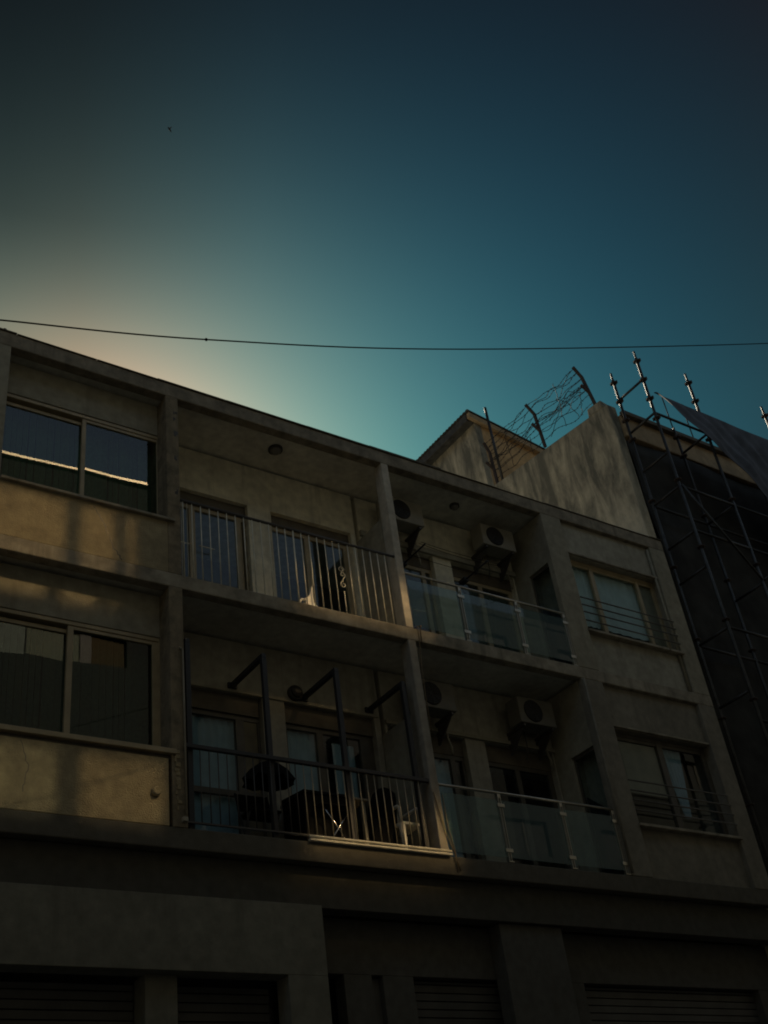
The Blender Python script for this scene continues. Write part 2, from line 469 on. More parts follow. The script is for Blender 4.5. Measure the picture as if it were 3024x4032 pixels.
# ------------------------------------------------------------------ ground
g = MB(); g.v = [(-300, -300, GZ), (300, -300, GZ), (300, 300, GZ), (-300, 300, GZ)]; g.face([0, 1, 2, 3])
tag(g.build('ground', M['asphalt']), kind='structure')
tag(MB().box(-40, 60, -2.2, 1.0, GZ + 0.004, GZ + 0.14).build('pavement', M['paving']), kind='structure')
tag(MB().box(-40, 60, -12.5, -9.4, GZ + 0.004, GZ + 0.14).build('pavement', M['paving']), kind='structure')

# ------------------------------------------------------------------ the apartment building
XL = -9.0  # left end carried out of view to hold back low sky light
XR = 13.8                                   # its right end, where the party wall stands
Z2T, Z2B = 7.265, 7.08                      # upper floor slab edge
Z1T, Z1B = 4.27, 4.05                       # lower floor slab edge
RB, RT = 9.955, 10.17                       # roof slab edge
YB = 0.86                                   # back wall of the balconies
bld = thing('apartment_building', 'cream rendered three storey apartment block with deep balconies filling the left of the photo', 'building')

def bpart(mb, name, mat, parent=None, bevel=0.006):
    return mb.build(name, M[mat], parent or bld, bevel)

# slabs: the soffits are painted, the edges are bare concrete
def slab(name, x0, x1, zb, zt, mat_edge, y_edge=0.0):
    bpart(box(x0, x1, y_edge, 0.14, zb, zt), name, mat_edge, bevel=0.012)
    bpart(box(x0, x1, 0.14, 7.5, zb + 0.03, zt - 0.004), 'ceiling', 'ceiling', bevel=0)
slab('roof_edge', XL, XR, RB, RT, 'fascia')
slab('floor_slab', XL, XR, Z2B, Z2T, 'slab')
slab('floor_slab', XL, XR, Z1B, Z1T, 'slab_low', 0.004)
# side, rear and ground storey walls
bpart(box(XL, XL + 0.3, 0.0, 7.5, GZ, Z1B - 0.002), 'side_wall', 'wall', bevel=0)
bpart(box(XL, XL + 0.3, 0.02, 7.5, Z1T, Z2B), 'side_wall', 'wall', bevel=0)
bpart(box(XL, XL + 0.3, 0.02, 7.5, Z2T, RB), 'side_wall', 'wall', bevel=0)
for (a, b) in ((GZ, Z1B), (Z1T, Z2B), (Z2T, RB)):
    bpart(box(XL + 0.3, XR, 7.3, 7.52, a - 0.01, b + 0.05), 'rear_wall', 'wall', bevel=0)
    bpart(box(XL + 0.3, XR, 3.2, 3.3, a - 0.01, b + 0.05), 'room_partition', 'dark_room', bevel=0)

# coping felt on the roof edge, a little broken
rg = random.Random(3)
x = XL
cop = MB()
while x < XR - 0.1:
    w = rg.uniform(0.5, 1.3); x2 = min(XR, x + w)
    h = rg.uniform(0.006, 0.02)
    if 6.85 < x < 8.9: h += 0.014
    cop.box(x, x2 - 0.004, -0.012 - rg.uniform(0, 0.01), 0.35, RT, RT + h)
    x = x2
bpart(cop, 'roof_coping', 'copper_strip', bevel=0.003)
bpart(MB().lathe((2.70, 0.05, RT + 0.005), [(0.018, 0), (0.018, 0.02), (0.032, 0.035), (0.032, 0.06), (0.02, 0.075)], 12), 'vent_cap', 'black_steel', bevel=0)

# ---- left bay: enclosed, wide sliding windows over rough cast parapets
for (x0, x1) in ((2.44, 2.785), (4.76, 4.925)):
    nm = 'pilaster'
    bpart(box(x0, x1, 0.0, 0.9, Z2T, RB), nm, 'pilaster' if x0 > 4 else 'wall')
    bpart(box(x0, x1, 0.0, 0.9, Z1T, Z2B), nm, 'pilaster')
bpart(box(XL + 0.3, 2.44, 0.25, 0.45, Z2T, RB), 'front_wall', 'wall')
bpart(box(XL + 0.3, 2.44, 0.25, 0.45, Z1T, Z2B), 'front_wall', 'wall')
# upper
bpart(box(2.785, 4.76, 0.25, 0.45, 9.47, RB), 'front_wall', 'wall')
bpart(box(2.785, 4.76, 0.003, 0.16, Z2T, 7.97), 'parapet', 'parapet')
bpart(box(2.785, 4.84, -0.045, 0.22, 7.97, 8.005), 'window_sill', 'slab')
# lower
bpart(box(2.785, 4.76, 0.25, 0.45, 6.54, Z2B), 'front_wall', 'wall')
bpart(box(2.785, 4.725, 0.003, 0.16, Z1T, 4.985), 'parapet', 'parapet')
bpart(box(2.785, 4.80, -0.035, 0.22, 5.03, 5.085), 'window_sill', 'alu')
bpart(box(2.785, 4.76, 0.03, 0.2, 4.985, 5.03), 'parapet_cap', 'alu_dark')
# blocky remains of render on the lower pilaster
pl = MB()
for k in range(13):
    zz = 4.45 + k * 0.05 + rg.uniform(-0.01, 0.01)
    a = 4.785 + rg.uniform(0, 0.03); pl.box(a, a + rg.uniform(0.02, 0.07), -0.006 - rg.uniform(0, 0.006), 0.004, zz, zz + rg.uniform(0.03, 0.06))
bpart(pl, 'render_patch', 'parapet', bevel=0.003)
bpart(box(4.85, 4.905, -0.05, 0.003, 4.318, 4.365), 'corner_block', 'wall_white')
bpart(MB().lathe((4.575, 0.003, 4.6), [(0.05, 0), (0.05, -0.03), (0.035, -0.055)], 16, 'Y'), 'overflow_pipe', 'parapet', bevel=0)

# cracks, chips and an old conduit on the left bay
q = random.Random(31)
def crack(pts, w, name='crack'):
    mb = MB(); P2 = []
    for a, b in zip(pts[:-1], pts[1:]):
        for i in range(6): P2.append((a[0] + (b[0] - a[0]) * i / 6 + q.uniform(-.012, .012), a[1] + (b[1] - a[1]) * i / 6 + q.uniform(-.012, .012)))
    P2.append(pts[-1])
    for a, b in zip(P2[:-1], P2[1:]): mb.bar((a[0], 0.003, a[1]), (b[0], 0.003, b[1]), 0.004, w * q.uniform(0.5, 1.3))
    bpart(mb, name, 'rail_dark', bevel=0)
crack([(3.86, 7.93), (3.98, 7.72), (4.10, 7.42), (4.20, 7.28)], 0.010)
crack([(3.20, 4.97), (3.28, 4.72), (3.25, 4.45)], 0.006)
ch_ = MB()
for (zc_, n_) in ((9.62, 5), (9.36, 3), (8.9, 2), (8.42, 3)):
    for i in range(n_):
        xx = 4.875 + q.uniform(-0.02, 0.02); zz = zc_ + q.uniform(-0.07, 0.07)
        ch_.box(xx, xx + q.uniform(0.015, 0.035), -0.004, 0.004, zz, zz + q.uniform(0.02, 0.06))
bpart(ch_, 'chipped_render', 'rail_dark', bevel=0.002)
bpart(MB().path([(4.905, -0.014, 4.40), (4.905, -0.014, 5.6), (4.900, -0.014, 6.28), (4.86, -0.014, 6.30)], 0.011, 8), 'conduit', 'steel_dull', bevel=0)
bpart(MB().path([(11.075, -0.016, 4.3), (11.075, -0.016, 7.06)], 0.02, 10), 'drain_pipe', 'wall_low', bevel=0)
bpart(MB().path([(13.40, 0.04, 7.3), (13.40, 0.04, 9.9)], 0.022, 10), 'drain_pipe', 'wall', bevel=0)

def left_window(z_top, z_bot, xs, y, lower):
    """two-leaf sliding window: window > frame, sash, pane, blind"""
    xl, xm0, xm1, xr0, xr1 = xs
    fr = MB()
    fr.box(xl, xr1 + 0.02, y, y + 0.10, z_top - 0.045, z_top)                     # outer head
    fr.box(xr1, xr1 + 0.02, y, y + 0.10, z_bot, z_top - 0.045)
    w = fr.build('window', M['alu'], bld, 0.003)
    s1 = MB(); hz = z_top - 0.05
    s1.box(xl, xm0, y + 0.05, y + 0.09, hz - 0.075, hz - 0.03)
    s1.box(xl, xm0, y + 0.05, y + 0.09, z_bot, z_bot + 0.05)
    s1.box(xl, xl + 0.03, y + 0.05, y + 0.09, z_bot + 0.05, hz - 0.075)
    s1.build('sash', M['alu'], w, 0.003)
    s2 = MB()
    s2.box(xm0, xm1, y + 0.01, y + 0.05, z_bot, hz)
    s2.box(xr0, xr1, y + 0.01, y + 0.05, z_bot, hz)
    s2.box(xm1, xr0, y + 0.01, y + 0.05, hz - 0.04, hz)
    s2.box(xm1, xr0, y + 0.01, y + 0.05, z_bot, z_bot + 0.055)
    s2.build('sash', M['alu'], w, 0.003)
    for (a, b, yy, t, bt) in ((xl, xm0, y + 0.068, hz - 0.075, z_bot + 0.05), (xm1, xr0, y + 0.028, hz - 0.04, z_bot + 0.055)):
        box(a, b, yy, yy + 0.005, bt, t).build('pane', M['glass'], w)
    bl = MB(); xx = xl + 0.02; q = random.Random(5 if lower else 4)
    while xx < xr1 - 0.03:
        ww = q.uniform(0.05, 0.075)
        yy = y + 0.20 + q.uniform(0, 0.02); ang = q.uniform(-0.02, 0.02)
        zb = z_bot - 0.15
        bl.hexa([(xx, yy, zb), (xx + ww, yy + ang, zb), (xx + ww, yy + ang + 0.003, zb), (xx, yy + 0.003, zb),
                 (xx, yy, z_top), (xx + ww, yy + ang, z_top), (xx + ww, yy + ang + 0.003, z_top), (xx, yy + 0.003, z_top)])
        xx += ww * q.uniform(1.0, 1.25)
    bl.build('blind', M['blind_dark'] if lower else M['blind_green'], w)
    return w
left_window(9.46, 8.0, (2.79, 3.785, 3.835, 4.755, 4.825), 0.26, False)
left_window(6.535, 5.09, (2.79, 3.71, 3.775, 4.675, 4.74), 0.26, True)

# ---- blade pillars between the balconies and the broad pillar before the right bay
for (za, zb) in ((Z2T, RB), (Z1T, Z2B)):
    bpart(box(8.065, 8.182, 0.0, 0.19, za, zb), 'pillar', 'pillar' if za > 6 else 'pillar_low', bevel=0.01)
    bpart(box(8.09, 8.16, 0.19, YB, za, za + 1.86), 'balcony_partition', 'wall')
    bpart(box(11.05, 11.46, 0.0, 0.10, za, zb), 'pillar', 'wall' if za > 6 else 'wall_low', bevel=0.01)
    bpart(box(11.25, 11.46, 0.10, YB, za, zb), 'side_wall', 'wall')
    bpart(box(11.05, 11.25, 0.55, YB, za, zb), 'side_wall', 'wall')
    bpart(box(11.05, 11.25, 0.10, 0.55, za + 1.82, zb), 'side_wall', 'wall')
    d = bpart(MB().box(11.09, 11.12, 0.10, 0.135, za, za + 1.82).box(11.09, 11.12, 0.515, 0.55, za, za + 1.82).box(11.09, 11.12, 0.135, 0.515, za + 1.78, za + 1.82).box(11.09, 11.12, 0.135, 0.515, za, za + 0.08),
              'side_door', 'alu_dark', bevel=0.002)
    box(11.10, 11.108, 0.135, 0.515, za + 0.08, za + 1.78).build('pane', M['glass_door'], d)
    MB().prism([(0.14, za + 0.08), (0.51, za + 0.08), (0.51, za + 1.25), (0.14, za + 0.92)], 'X', 11.14, 11.15).build('curtain', M['ac_grille'], d)

# ---- balcony back walls (storey = 'up' or 'low')
def openings_wall(x0, x1, z0, z1, ops, y0, y1, mat, name='back_wall'):
    mb = MB(); xs = x0
    for (a, b, zb, zt) in ops:
        if a > xs: mb.box(xs, a, y0, y1, z0, z1)
        if zt < z1: mb.box(a, b, y0, y1, zt, z1)
        if zb > z0: mb.box(a, b, y0, y1, z0, zb)
        xs = b
    if xs < x1: mb.box(xs, x1, y0, y1, z0, z1)
    return bpart(mb, name, mat, bevel=0.004)

def glazed_door(x0, x1, z0, z1, y, stiles, rails, frame, pane_mat, fill=None, name='balcony_door'):
    """stiles: (xa, xb) uprights; rails: (za, zb) cross rails; panes fill what is between the stiles"""
    mb = MB()
    for (a, b) in stiles: mb.box(a, b, y, y + 0.05, z0, z1 - 0.06)
    mb.box(x0, x1, y, y + 0.05, z1 - 0.06, z1)
    sx = sorted(stiles)
    gaps = [(sx[i][1], sx[i + 1][0]) for i in range(len(sx) - 1)]
    for (a, b) in gaps:
        for (r0, r1) in rails: mb.box(a, b, y + 0.004, y + 0.046, r0, r1)
    d = mb.build(name, M[frame], bld, 0.002)
    for (a, b) in gaps:
        if b - a > 0.08:
            box(a, b, y + 0.022, y + 0.027, z0, z1 - 0.06).build('pane', M[pane_mat], d)
    if fill:
        for (a, b, zb, zt, mt) in fill:
            cu = MB(); nx = max(6, int((b - a) / 0.03)); o = len(cu.v)
            for i in range(nx + 1):
                xx = a + (b - a) * i / nx; yy = y + 0.075 + 0.014 * math.sin(i * 1.9) + 0.006 * math.sin(i * 4.3)
                for zz in (zb, zt): cu.v += [(xx, yy, zz), (xx, yy + 0.004, zz)]
            for i in range(nx):
                p, q = 4 * i, 4 * (i + 1)
                cu.face([p, q, q + 2, p + 2], True); cu.face([p + 1, p + 3, q + 3, q + 1], True)
            cu.build('curtain', M[mt], d)
    return d

# balcony A, upper and lower
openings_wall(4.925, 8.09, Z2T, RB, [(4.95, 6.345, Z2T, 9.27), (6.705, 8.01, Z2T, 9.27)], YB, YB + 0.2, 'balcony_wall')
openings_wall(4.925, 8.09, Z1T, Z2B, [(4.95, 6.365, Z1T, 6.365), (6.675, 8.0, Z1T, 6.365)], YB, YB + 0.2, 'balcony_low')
for (a, b) in ((4.95, 6.345), (6.705, 8.01)):
    bpart(box(a, b, YB + 0.07, YB + 0.2, 9.09, 9.27), 'shutter_box', 'shutter_box', bevel=0.003)
    bpart(box(a, b, YB + 0.06, YB + 0.2, 6.13, 6.365), 'shutter_box', 'shutter_box', bevel=0.003)
bpart(box(4.925, 8.06, YB - 0.02, YB, 6.368, 6.385), 'lintel_strip', 'wall')
yd = YB + 0.09
glazed_door(4.95, 6.345, Z2T, 9.09, yd, [(4.95, 4.98), (5.51, 5.60), (6.20, 6.285), (6.315, 6.345)], [(7.3, 7.36)], 'alu', 'glass_door', [(4.98, 5.5, 7.3, 9.05, 'ac_grille')])
glazed_door(6.705, 8.01, Z2T, 9.09, yd, [(6.705, 6.725), (7.265, 7.345), (7.91, 8.01)], [(7.3, 7.36)], 'alu', 'glass_door')
glazed_door(4.95, 6.365, Z1T, 6.13, yd, [(4.95, 5.44), (6.04, 6.15), (6.33, 6.365)], [(5.11, 5.18), (4.3, 4.36)], 'alu_dark', 'glass_door', [(5.44, 6.04, 4.3, 6.07, 'curtain_blue')])
bpart(box(6.15, 6.33, yd + 0.01, yd + 0.04, Z1T, 6.07), 'door_panel', 'panel_olive')
glazed_door(6.675, 8.0, Z1T, 6.13, yd, [(6.675, 6.74), (7.16, 7.25), (7.80, 8.0)], [(4.3, 4.36)], 'alu_dark', 'glass_door', [(6.74, 7.16, 4.3, 6.07, 'curtain_blue'), (7.42, 7.75, 5.3, 6.0, 'curtain_blue')])
# balcony B
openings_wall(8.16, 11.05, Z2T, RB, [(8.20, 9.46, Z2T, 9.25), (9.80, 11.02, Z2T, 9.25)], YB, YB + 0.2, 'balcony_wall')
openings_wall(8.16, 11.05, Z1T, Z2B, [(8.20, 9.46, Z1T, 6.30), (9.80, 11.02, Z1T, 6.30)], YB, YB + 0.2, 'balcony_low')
bpart(box(8.16, 11.05, YB - 0.05, YB, 9.255, 9.345), 'lintel_strip', 'wall_white')
bpart(box(8.16, 11.05, YB - 0.04, YB, 6.305, 6.36), 'lintel_strip', 'wall')
for (a, b) in ((8.20, 9.46), (9.80, 11.02)):
    bpart(box(a, b, YB + 0.08, YB + 0.2, 9.05, 9.25), 'shutter_box', 'shutter_box', bevel=0.003)
    bpart(box(a, b, YB + 0.08, YB + 0.2, 6.06, 6.30), 'shutter_box', 'shutter_box', bevel=0.003)
glazed_door(8.20, 9.46, Z2T, 9.05, yd, [(8.20, 8.24), (9.27, 9.34), (9.42, 9.46)], [], 'alu', 'glass_door')
glazed_door(9.80, 11.02, Z2T, 9.05, yd, [(9.80, 9.86), (10.34, 10.42), (10.94, 11.02)], [], 'alu', 'glass_door', [(9.86, 10.94, 7.3, 8.95, 'blind_dark')])
glazed_door(8.20, 9.46, Z1T, 6.06, yd, [(8.20, 8.24), (9.22, 9.30), (9.42, 9.46)], [], 'alu_dark', 'glass_door', [(8.24, 9.22, 4.3, 6.0, 'curtain_blue')])
glazed_door(9.80, 11.02, Z1T, 6.06, yd, [(9.80, 9.86), (10.34, 10.42), (10.94, 11.02)], [], 'alu_dark', 'glass_door')

# ---- right bay
XE0 = 13.44
for (za, zb) in ((Z2T, RB), (Z1T, Z2B)):
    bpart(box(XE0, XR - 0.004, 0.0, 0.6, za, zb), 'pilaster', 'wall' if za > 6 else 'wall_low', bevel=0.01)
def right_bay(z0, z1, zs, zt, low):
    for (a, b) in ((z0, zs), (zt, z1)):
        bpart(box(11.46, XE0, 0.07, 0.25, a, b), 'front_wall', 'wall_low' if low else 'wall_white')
    bpart(box(11.44, 13.47, -0.03, 0.25, zs - 0.035, zs + 0.005), 'window_sill', 'slab')
    bpart(box(11.46, XE0, 0.02, 0.07, zt + 0.01, zt + 0.04), 'window_hood', 'slab')
    y = 0.16
    fr = MB().box(11.46, XE0, y, y + 0.08, zt - 0.05, zt)
    stl = [(11.46, 11.52), (12.00, 12.08), (13.02, 13.08), (13.38, XE0)] if not low else [(11.46, 11.56), (12.42, 12.53), (13.36, XE0)]
    for (a, b) in stl: fr.box(a, b, y, y + 0.06, zs, zt - 0.05)
    for (a, b) in zip(stl[:-1], stl[1:]):
        fr.box(a[1], b[0], y + 0.01, y + 0.05, zt - 0.10, zt - 0.05)
        fr.box(a[1], b[0], y + 0.01, y + 0.05, zs + 0.005, zs + 0.05)
    w = fr.build('window', M['alu'] if not low else M['alu_dark'], bld, 0.002)
    for (a, b) in zip(stl[:-1], stl[1:]):
        box(a[1], b[0], y + 0.03, y + 0.035, zs + 0.05, zt - 0.10).build('pane', M['glass_door'], w)
    def drape(a, b, a2, b2, zb, ztp, mt):
        cu = MB(); n = 18
        for i in range(n + 1):
            t = i / n; yy = y + 0.085 + 0.012 * math.sin(i * 1.7)
            for (xa, zz) in ((a2 + (b2 - a2) * t, zb), (a + (b - a) * t, ztp)): cu.v += [(xa, yy, zz), (xa, yy + 0.004, zz)]
        for i in range(n):
            p, q = 4 * i, 4 * (i + 1)
            cu.face([p, q, q + 2, p + 2], True); cu.face([p + 1, p + 3, q + 3, q + 1], True)
        cu.build('curtain', M[mt], w)
    if not low:
        drape(11.5, 12.05, 11.5, 12.05, zs + 0.25, zt, 'curtain_pale')
        drape(12.05, 13.05, 12.05, 13.05, zs + 0.25, zt, 'curtain_pale')
        box(13.08, 13.38, y + 0.045, y + 0.055, zs + 0.05, zt - 0.05).build('shutter', M['shutter_brown'], w)
    else:
        box(11.56, 12.42, y + 0.045, y + 0.055, zs + 0.55, zt - 0.05).build('shutter', M['shutter_brown'], w)
        drape(12.53, 12.98, 12.72, 12.84, zs + 0.3, zt, 'curtain_blue')
right_bay(Z2T, RB, 7.955, 9.33, False)
right_bay(Z1T, Z2B, 4.99, 6.40, True)

# ---- ground storey: pale wall with shop openings on the left, dark arcade on the right
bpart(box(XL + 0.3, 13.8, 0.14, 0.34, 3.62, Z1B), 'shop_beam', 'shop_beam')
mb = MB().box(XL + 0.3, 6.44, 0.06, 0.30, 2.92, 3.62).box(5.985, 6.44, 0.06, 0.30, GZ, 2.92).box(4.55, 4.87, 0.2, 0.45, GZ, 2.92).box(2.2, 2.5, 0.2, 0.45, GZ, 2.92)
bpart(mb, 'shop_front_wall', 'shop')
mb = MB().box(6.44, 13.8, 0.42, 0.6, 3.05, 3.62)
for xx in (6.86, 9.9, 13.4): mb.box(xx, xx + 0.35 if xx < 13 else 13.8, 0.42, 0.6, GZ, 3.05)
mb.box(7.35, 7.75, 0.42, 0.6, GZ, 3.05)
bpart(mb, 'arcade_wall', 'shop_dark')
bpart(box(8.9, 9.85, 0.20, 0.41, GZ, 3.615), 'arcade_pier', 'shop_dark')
bpart(box(XL + 0.3, 6.44, 1.2, 1.3, GZ, 3.62), 'shop_back_wall', 'dark_room', bevel=0)

def roller_shutter(x0, x1, y, z1, name='roller_shutter'):
    mb = MB(); z = GZ + 0.02
    while z < z1 - 0.02:
        h = min(0.085, z1 - z)
        mb.hexa([(x0, y, z), (x1, y, z), (x1, y + 0.03, z), (x0, y + 0.03, z), (x0, y - 0.014, z + h * 0.8), (x1, y - 0.014, z + h * 0.8), (x1, y + 0.03, z + h * 0.8), (x0, y + 0.03, z + h * 0.8)])
        z += h
    bpart(mb, name, 'shutter_grey', bevel=0)
for (a, b) in ((2.5, 4.55), (4.87, 5.985), (-0.4, 2.2)): roller_shutter(a, b, 0.48, 2.90)
for (a, b) in ((7.75, 9.88), (10.25, 13.4)): roller_shutter(a, b, 0.54, 3.04)
bpart(box(7.21, 7.35, 0.5, 0.55, GZ, 3.04), 'shop_door', 'shutter_grey', bevel=0.004)
bpart(MB().box(6.15, 6.33, -0.0, 0.06, 1.5, 1.85), 'meter_box', 'shutter_grey', bevel=0.006)

# ------------------------------------------------------------------ balcony railings
rail = thing('balcony_railing', 'thin cream bar railing with a scroll ornament on the upper balcony', 'railing', (6.5, 0.03, Z2T))
MB().path([(4.93, 0.03, 8.36), (8.065, 0.03, 8.36)], 0.019, 10).build('handrail', M['rail_dark'], rail)
k = 0; x = 4.972
while x < 7.99:
    if 7.10 < x < 7.24:
        MB().path([(7.185, 0.03, Z2T), (7.183, 0.03, 7.60)], 0.0062, 6).build('baluster', M['steel_paint'], rail)
        MB().path([(7.183, 0.03, 7.96), (7.181, 0.03, 8.345)], 0.0062, 6).build('baluster', M['steel_paint'], rail)
    else:
        b = MB().path([(x, 0.03, Z2T), (x, 0.03, 8.345)], 0.0105 if abs(x - 6.462) < 0.06 else 0.0068, 6)
        b.build('baluster', M['steel_paint'], rail)
    k += 1; x += 0.1172
sc = []
for i in range(60):                       # double scroll
    t = i / 59.0
    a = -math.pi * 2.3 + t * math.pi * 4.6
    sgn = 1 if a > 0 else -1
    rr = 0.052 * (1 - abs(a) / (math.pi * 2.3) * 0.78)
    sc.append((7.185 + rr * math.sin(abs(a)) * sgn * 0.9, 0.03, 7.775 + sgn * (0.075 - rr * math.cos(abs(a)))))
MB().path(sc, 0.0055, 6).build('scroll', M['steel_paint'], rail)
sc2 = [(7.175 + (0.045 - 0.0006 * i) * math.cos(i * 0.18), 0.03, 7.93 + (0.045 - 0.0006 * i) * math.sin(i * 0.18)) for i in range(46)]
MB().path(sc2, 0.005, 6).build('scroll', M['steel_paint'], rail)

rail = thing('balcony_railing', 'dark flat bar railing across the lower left balcony behind the awning posts', 'railing', (6.5, 0.03, Z1T))
MB().box(4.93, 8.06, 0.015, 0.06, 5.15, 5.195).build('handrail', M['black_steel'], rail, 0.004)
MB().box(4.93, 8.06, 0.02, 0.05, 4.335, 4.352).build('bottom_rail', M['rail_dark'], rail)
x = 5.095
while x < 8.0:
    MB().path([(x, 0.035, 4.35), (x, 0.035, 5.152)], 0.0062, 6).build('baluster', M['rail_dark'] if x < 6.25 else M['steel_dull'], rail)
    x += 0.1042

def glass_balustrade(z0, label):
    r = thing('glass_balustrade', label, 'railing', (9.6, 0.03, z0))
    MB().path([(8.185, 0.03, z0 + 0.872), (11.05, 0.03, z0 + 0.872)], 0.019, 10).build('handrail', M['inox'], r)
    for xx in (9.10, 10.11, 11.02):
        p = MB().box(xx - 0.022, xx - 0.012, 0.01, 0.05, z0 + 0.002, z0 + 0.856).box(xx + 0.012, xx + 0.022, 0.01, 0.05, z0 + 0.002, z0 + 0.856).box(xx - 0.012, xx + 0.012, 0.012, 0.048, z0 + 0.80, z0 + 0.85)
        po = p.build('post', M['inox'], r, 0.002)
        for zz in (0.12, 0.68):
            MB().box(xx - 0.055, xx + 0.055, 0.0, 0.008, z0 + zz, z0 + zz + 0.045).build('clamp', M['inox'], po, 0.002)
        MB().box(xx - 0.04, xx + 0.04, 0.0, 0.06, z0, z0 + 0.012).build('foot_plate', M['inox'], po)
    for (a, b) in ((8.22, 9.07), (9.13, 10.08), (10.14, 10.99)):
        MB().box(a, b, 0.022, 0.032, z0 + 0.06, z0 + 0.775).build('panel', M['glass_rail'], r)
    return r
glass_balustrade(Z2T, 'glass balustrade with steel handrail on the upper balcony below the round fan unit')
glass_balustrade(Z1T + 0.004, 'glass balustrade with steel handrail on the dark lower balcony')

def window_bars(zs, label):
    r = thing('window_guard', label, 'window guard', (12.4, 0.0, zs[-1]))
    for z in zs:
        MB().path([(11.45, -0.012, z), (13.45, -0.012, z)], 0.011, 8).build('bar', M['guard_steel'], r)
    return r
window_bars((8.505, 8.375, 8.25, 8.105), 'four horizontal steel bars across the upper right window')
window_bars((5.60, 5.455, 5.32, 5.175), 'four horizontal steel bars across the lower right window')

# ------------------------------------------------------------------ things on the balconies
def security_grille():
    t = thing('security_grille', 'thin window grille in front of the left upper balcony door', 'grille', (5.3, 0.8, Z2T))
    for xx in (5.02, 5.10, 5.30, 5.38, 5.46):
        MB().path([(xx, 0.90, Z2T), (xx, 0.90, 9.08)], 0.006, 6).build('bar', M['steel_paint'], t)
    MB().path([(4.98, 0.90, 8.42), (5.48, 0.90, 8.42)], 0.008, 6).build('cross_bar', M['steel_paint'], t)
    MB().path([(5.62, 0.90, 8.43), (5.84, 0.90, 8.43)], 0.008, 6).build('cross_bar', M['steel_paint'], t)
security_grille()
ch = MB().path([(6.30 + 0.008 * math.sin(i * 1.3), 0.9, 9.04 - i * 0.05) for i in range(34)], [0.008 + 0.005 * (i % 3 == 0) for i in range(34)], 6)
tag(ch.build('door_chain', M['rope']), 'knotted cord hanging beside the upper balcony door', 'cord')

def awning_post(x, label, z_arm=6.43):
    t = thing('awning_post', label, 'post', (x, 0.07, Z1T), 'black steel posts with arms to the lower balcony wall')
    MB().box(x - 0.03, x + 0.03, 0.062, 0.115, Z1T, z_arm).build('upright', M['black_steel'], t, 0.003)
    MB().box(x - 0.028, x + 0.028, 0.062, YB - 0.03, z_arm, z_arm + 0.055).build('arm', M['black_steel'], t, 0.003)
    MB().box(x - 0.06, x + 0.06, YB - 0.03, YB - 0.001, z_arm - 0.01, z_arm + 0.06).build('wall_plate', M['black_steel'], t, 0.003)
awning_post(5.0, 'black steel awning post against the flaking pilaster, leftmost of four')
awning_post(5.965, 'black steel awning post above the dark cover, clear of the blue lit door')
awning_post(6.95, 'black steel awning post just right of the bulkhead wall lamp')
awning_post(7.93, 'black steel awning post half hidden behind the lower blade pillar')

def dome_lamp(x, y, z, r, label):
    t = thing('ceiling_lamp', label, 'lamp', (x, y, z))
    MB().lathe((x, y, z), [(r, 0.0), (r, -0.035), (r * 0.86, -0.04), (r * 0.86, -0.0)], 28).build('rim', M['lamp_rim'], t)
    MB().lathe((x, y, z), [(r * 0.80, -0.01), (r * 0.78, -0.04), (r * 0.6, -0.07), (r * 0.3, -0.085), (0.01, -0.09)], 28).build('shade', M['lamp_glass'], t)
dome_lamp(6.575, 0.39, RB + 0.03, 0.10, 'round dome lamp on the ceiling of the upper left balcony')
dome_lamp(9.70, 0.43, RB + 0.03, 0.075, 'small round lamp on the ceiling of the upper glass balcony')
t = thing('bulkhead_lamp', 'dark oval bulkhead lamp on the wall of the lower left balcony', 'lamp', (6.83, YB, 6.5))
MB().lathe((6.83, YB - 0.001, 6.50), [(0.10, 0), (0.10, -0.05), (0.085, -0.06)], 24, 'Y').build('housing', M['lamp_rim'], t)
MB().lathe((6.83, YB - 0.061, 6.50), [(0.078, 0), (0.07, -0.03), (0.03, -0.05)], 24, 'Y').build('shade', M['lamp_rim'], t)

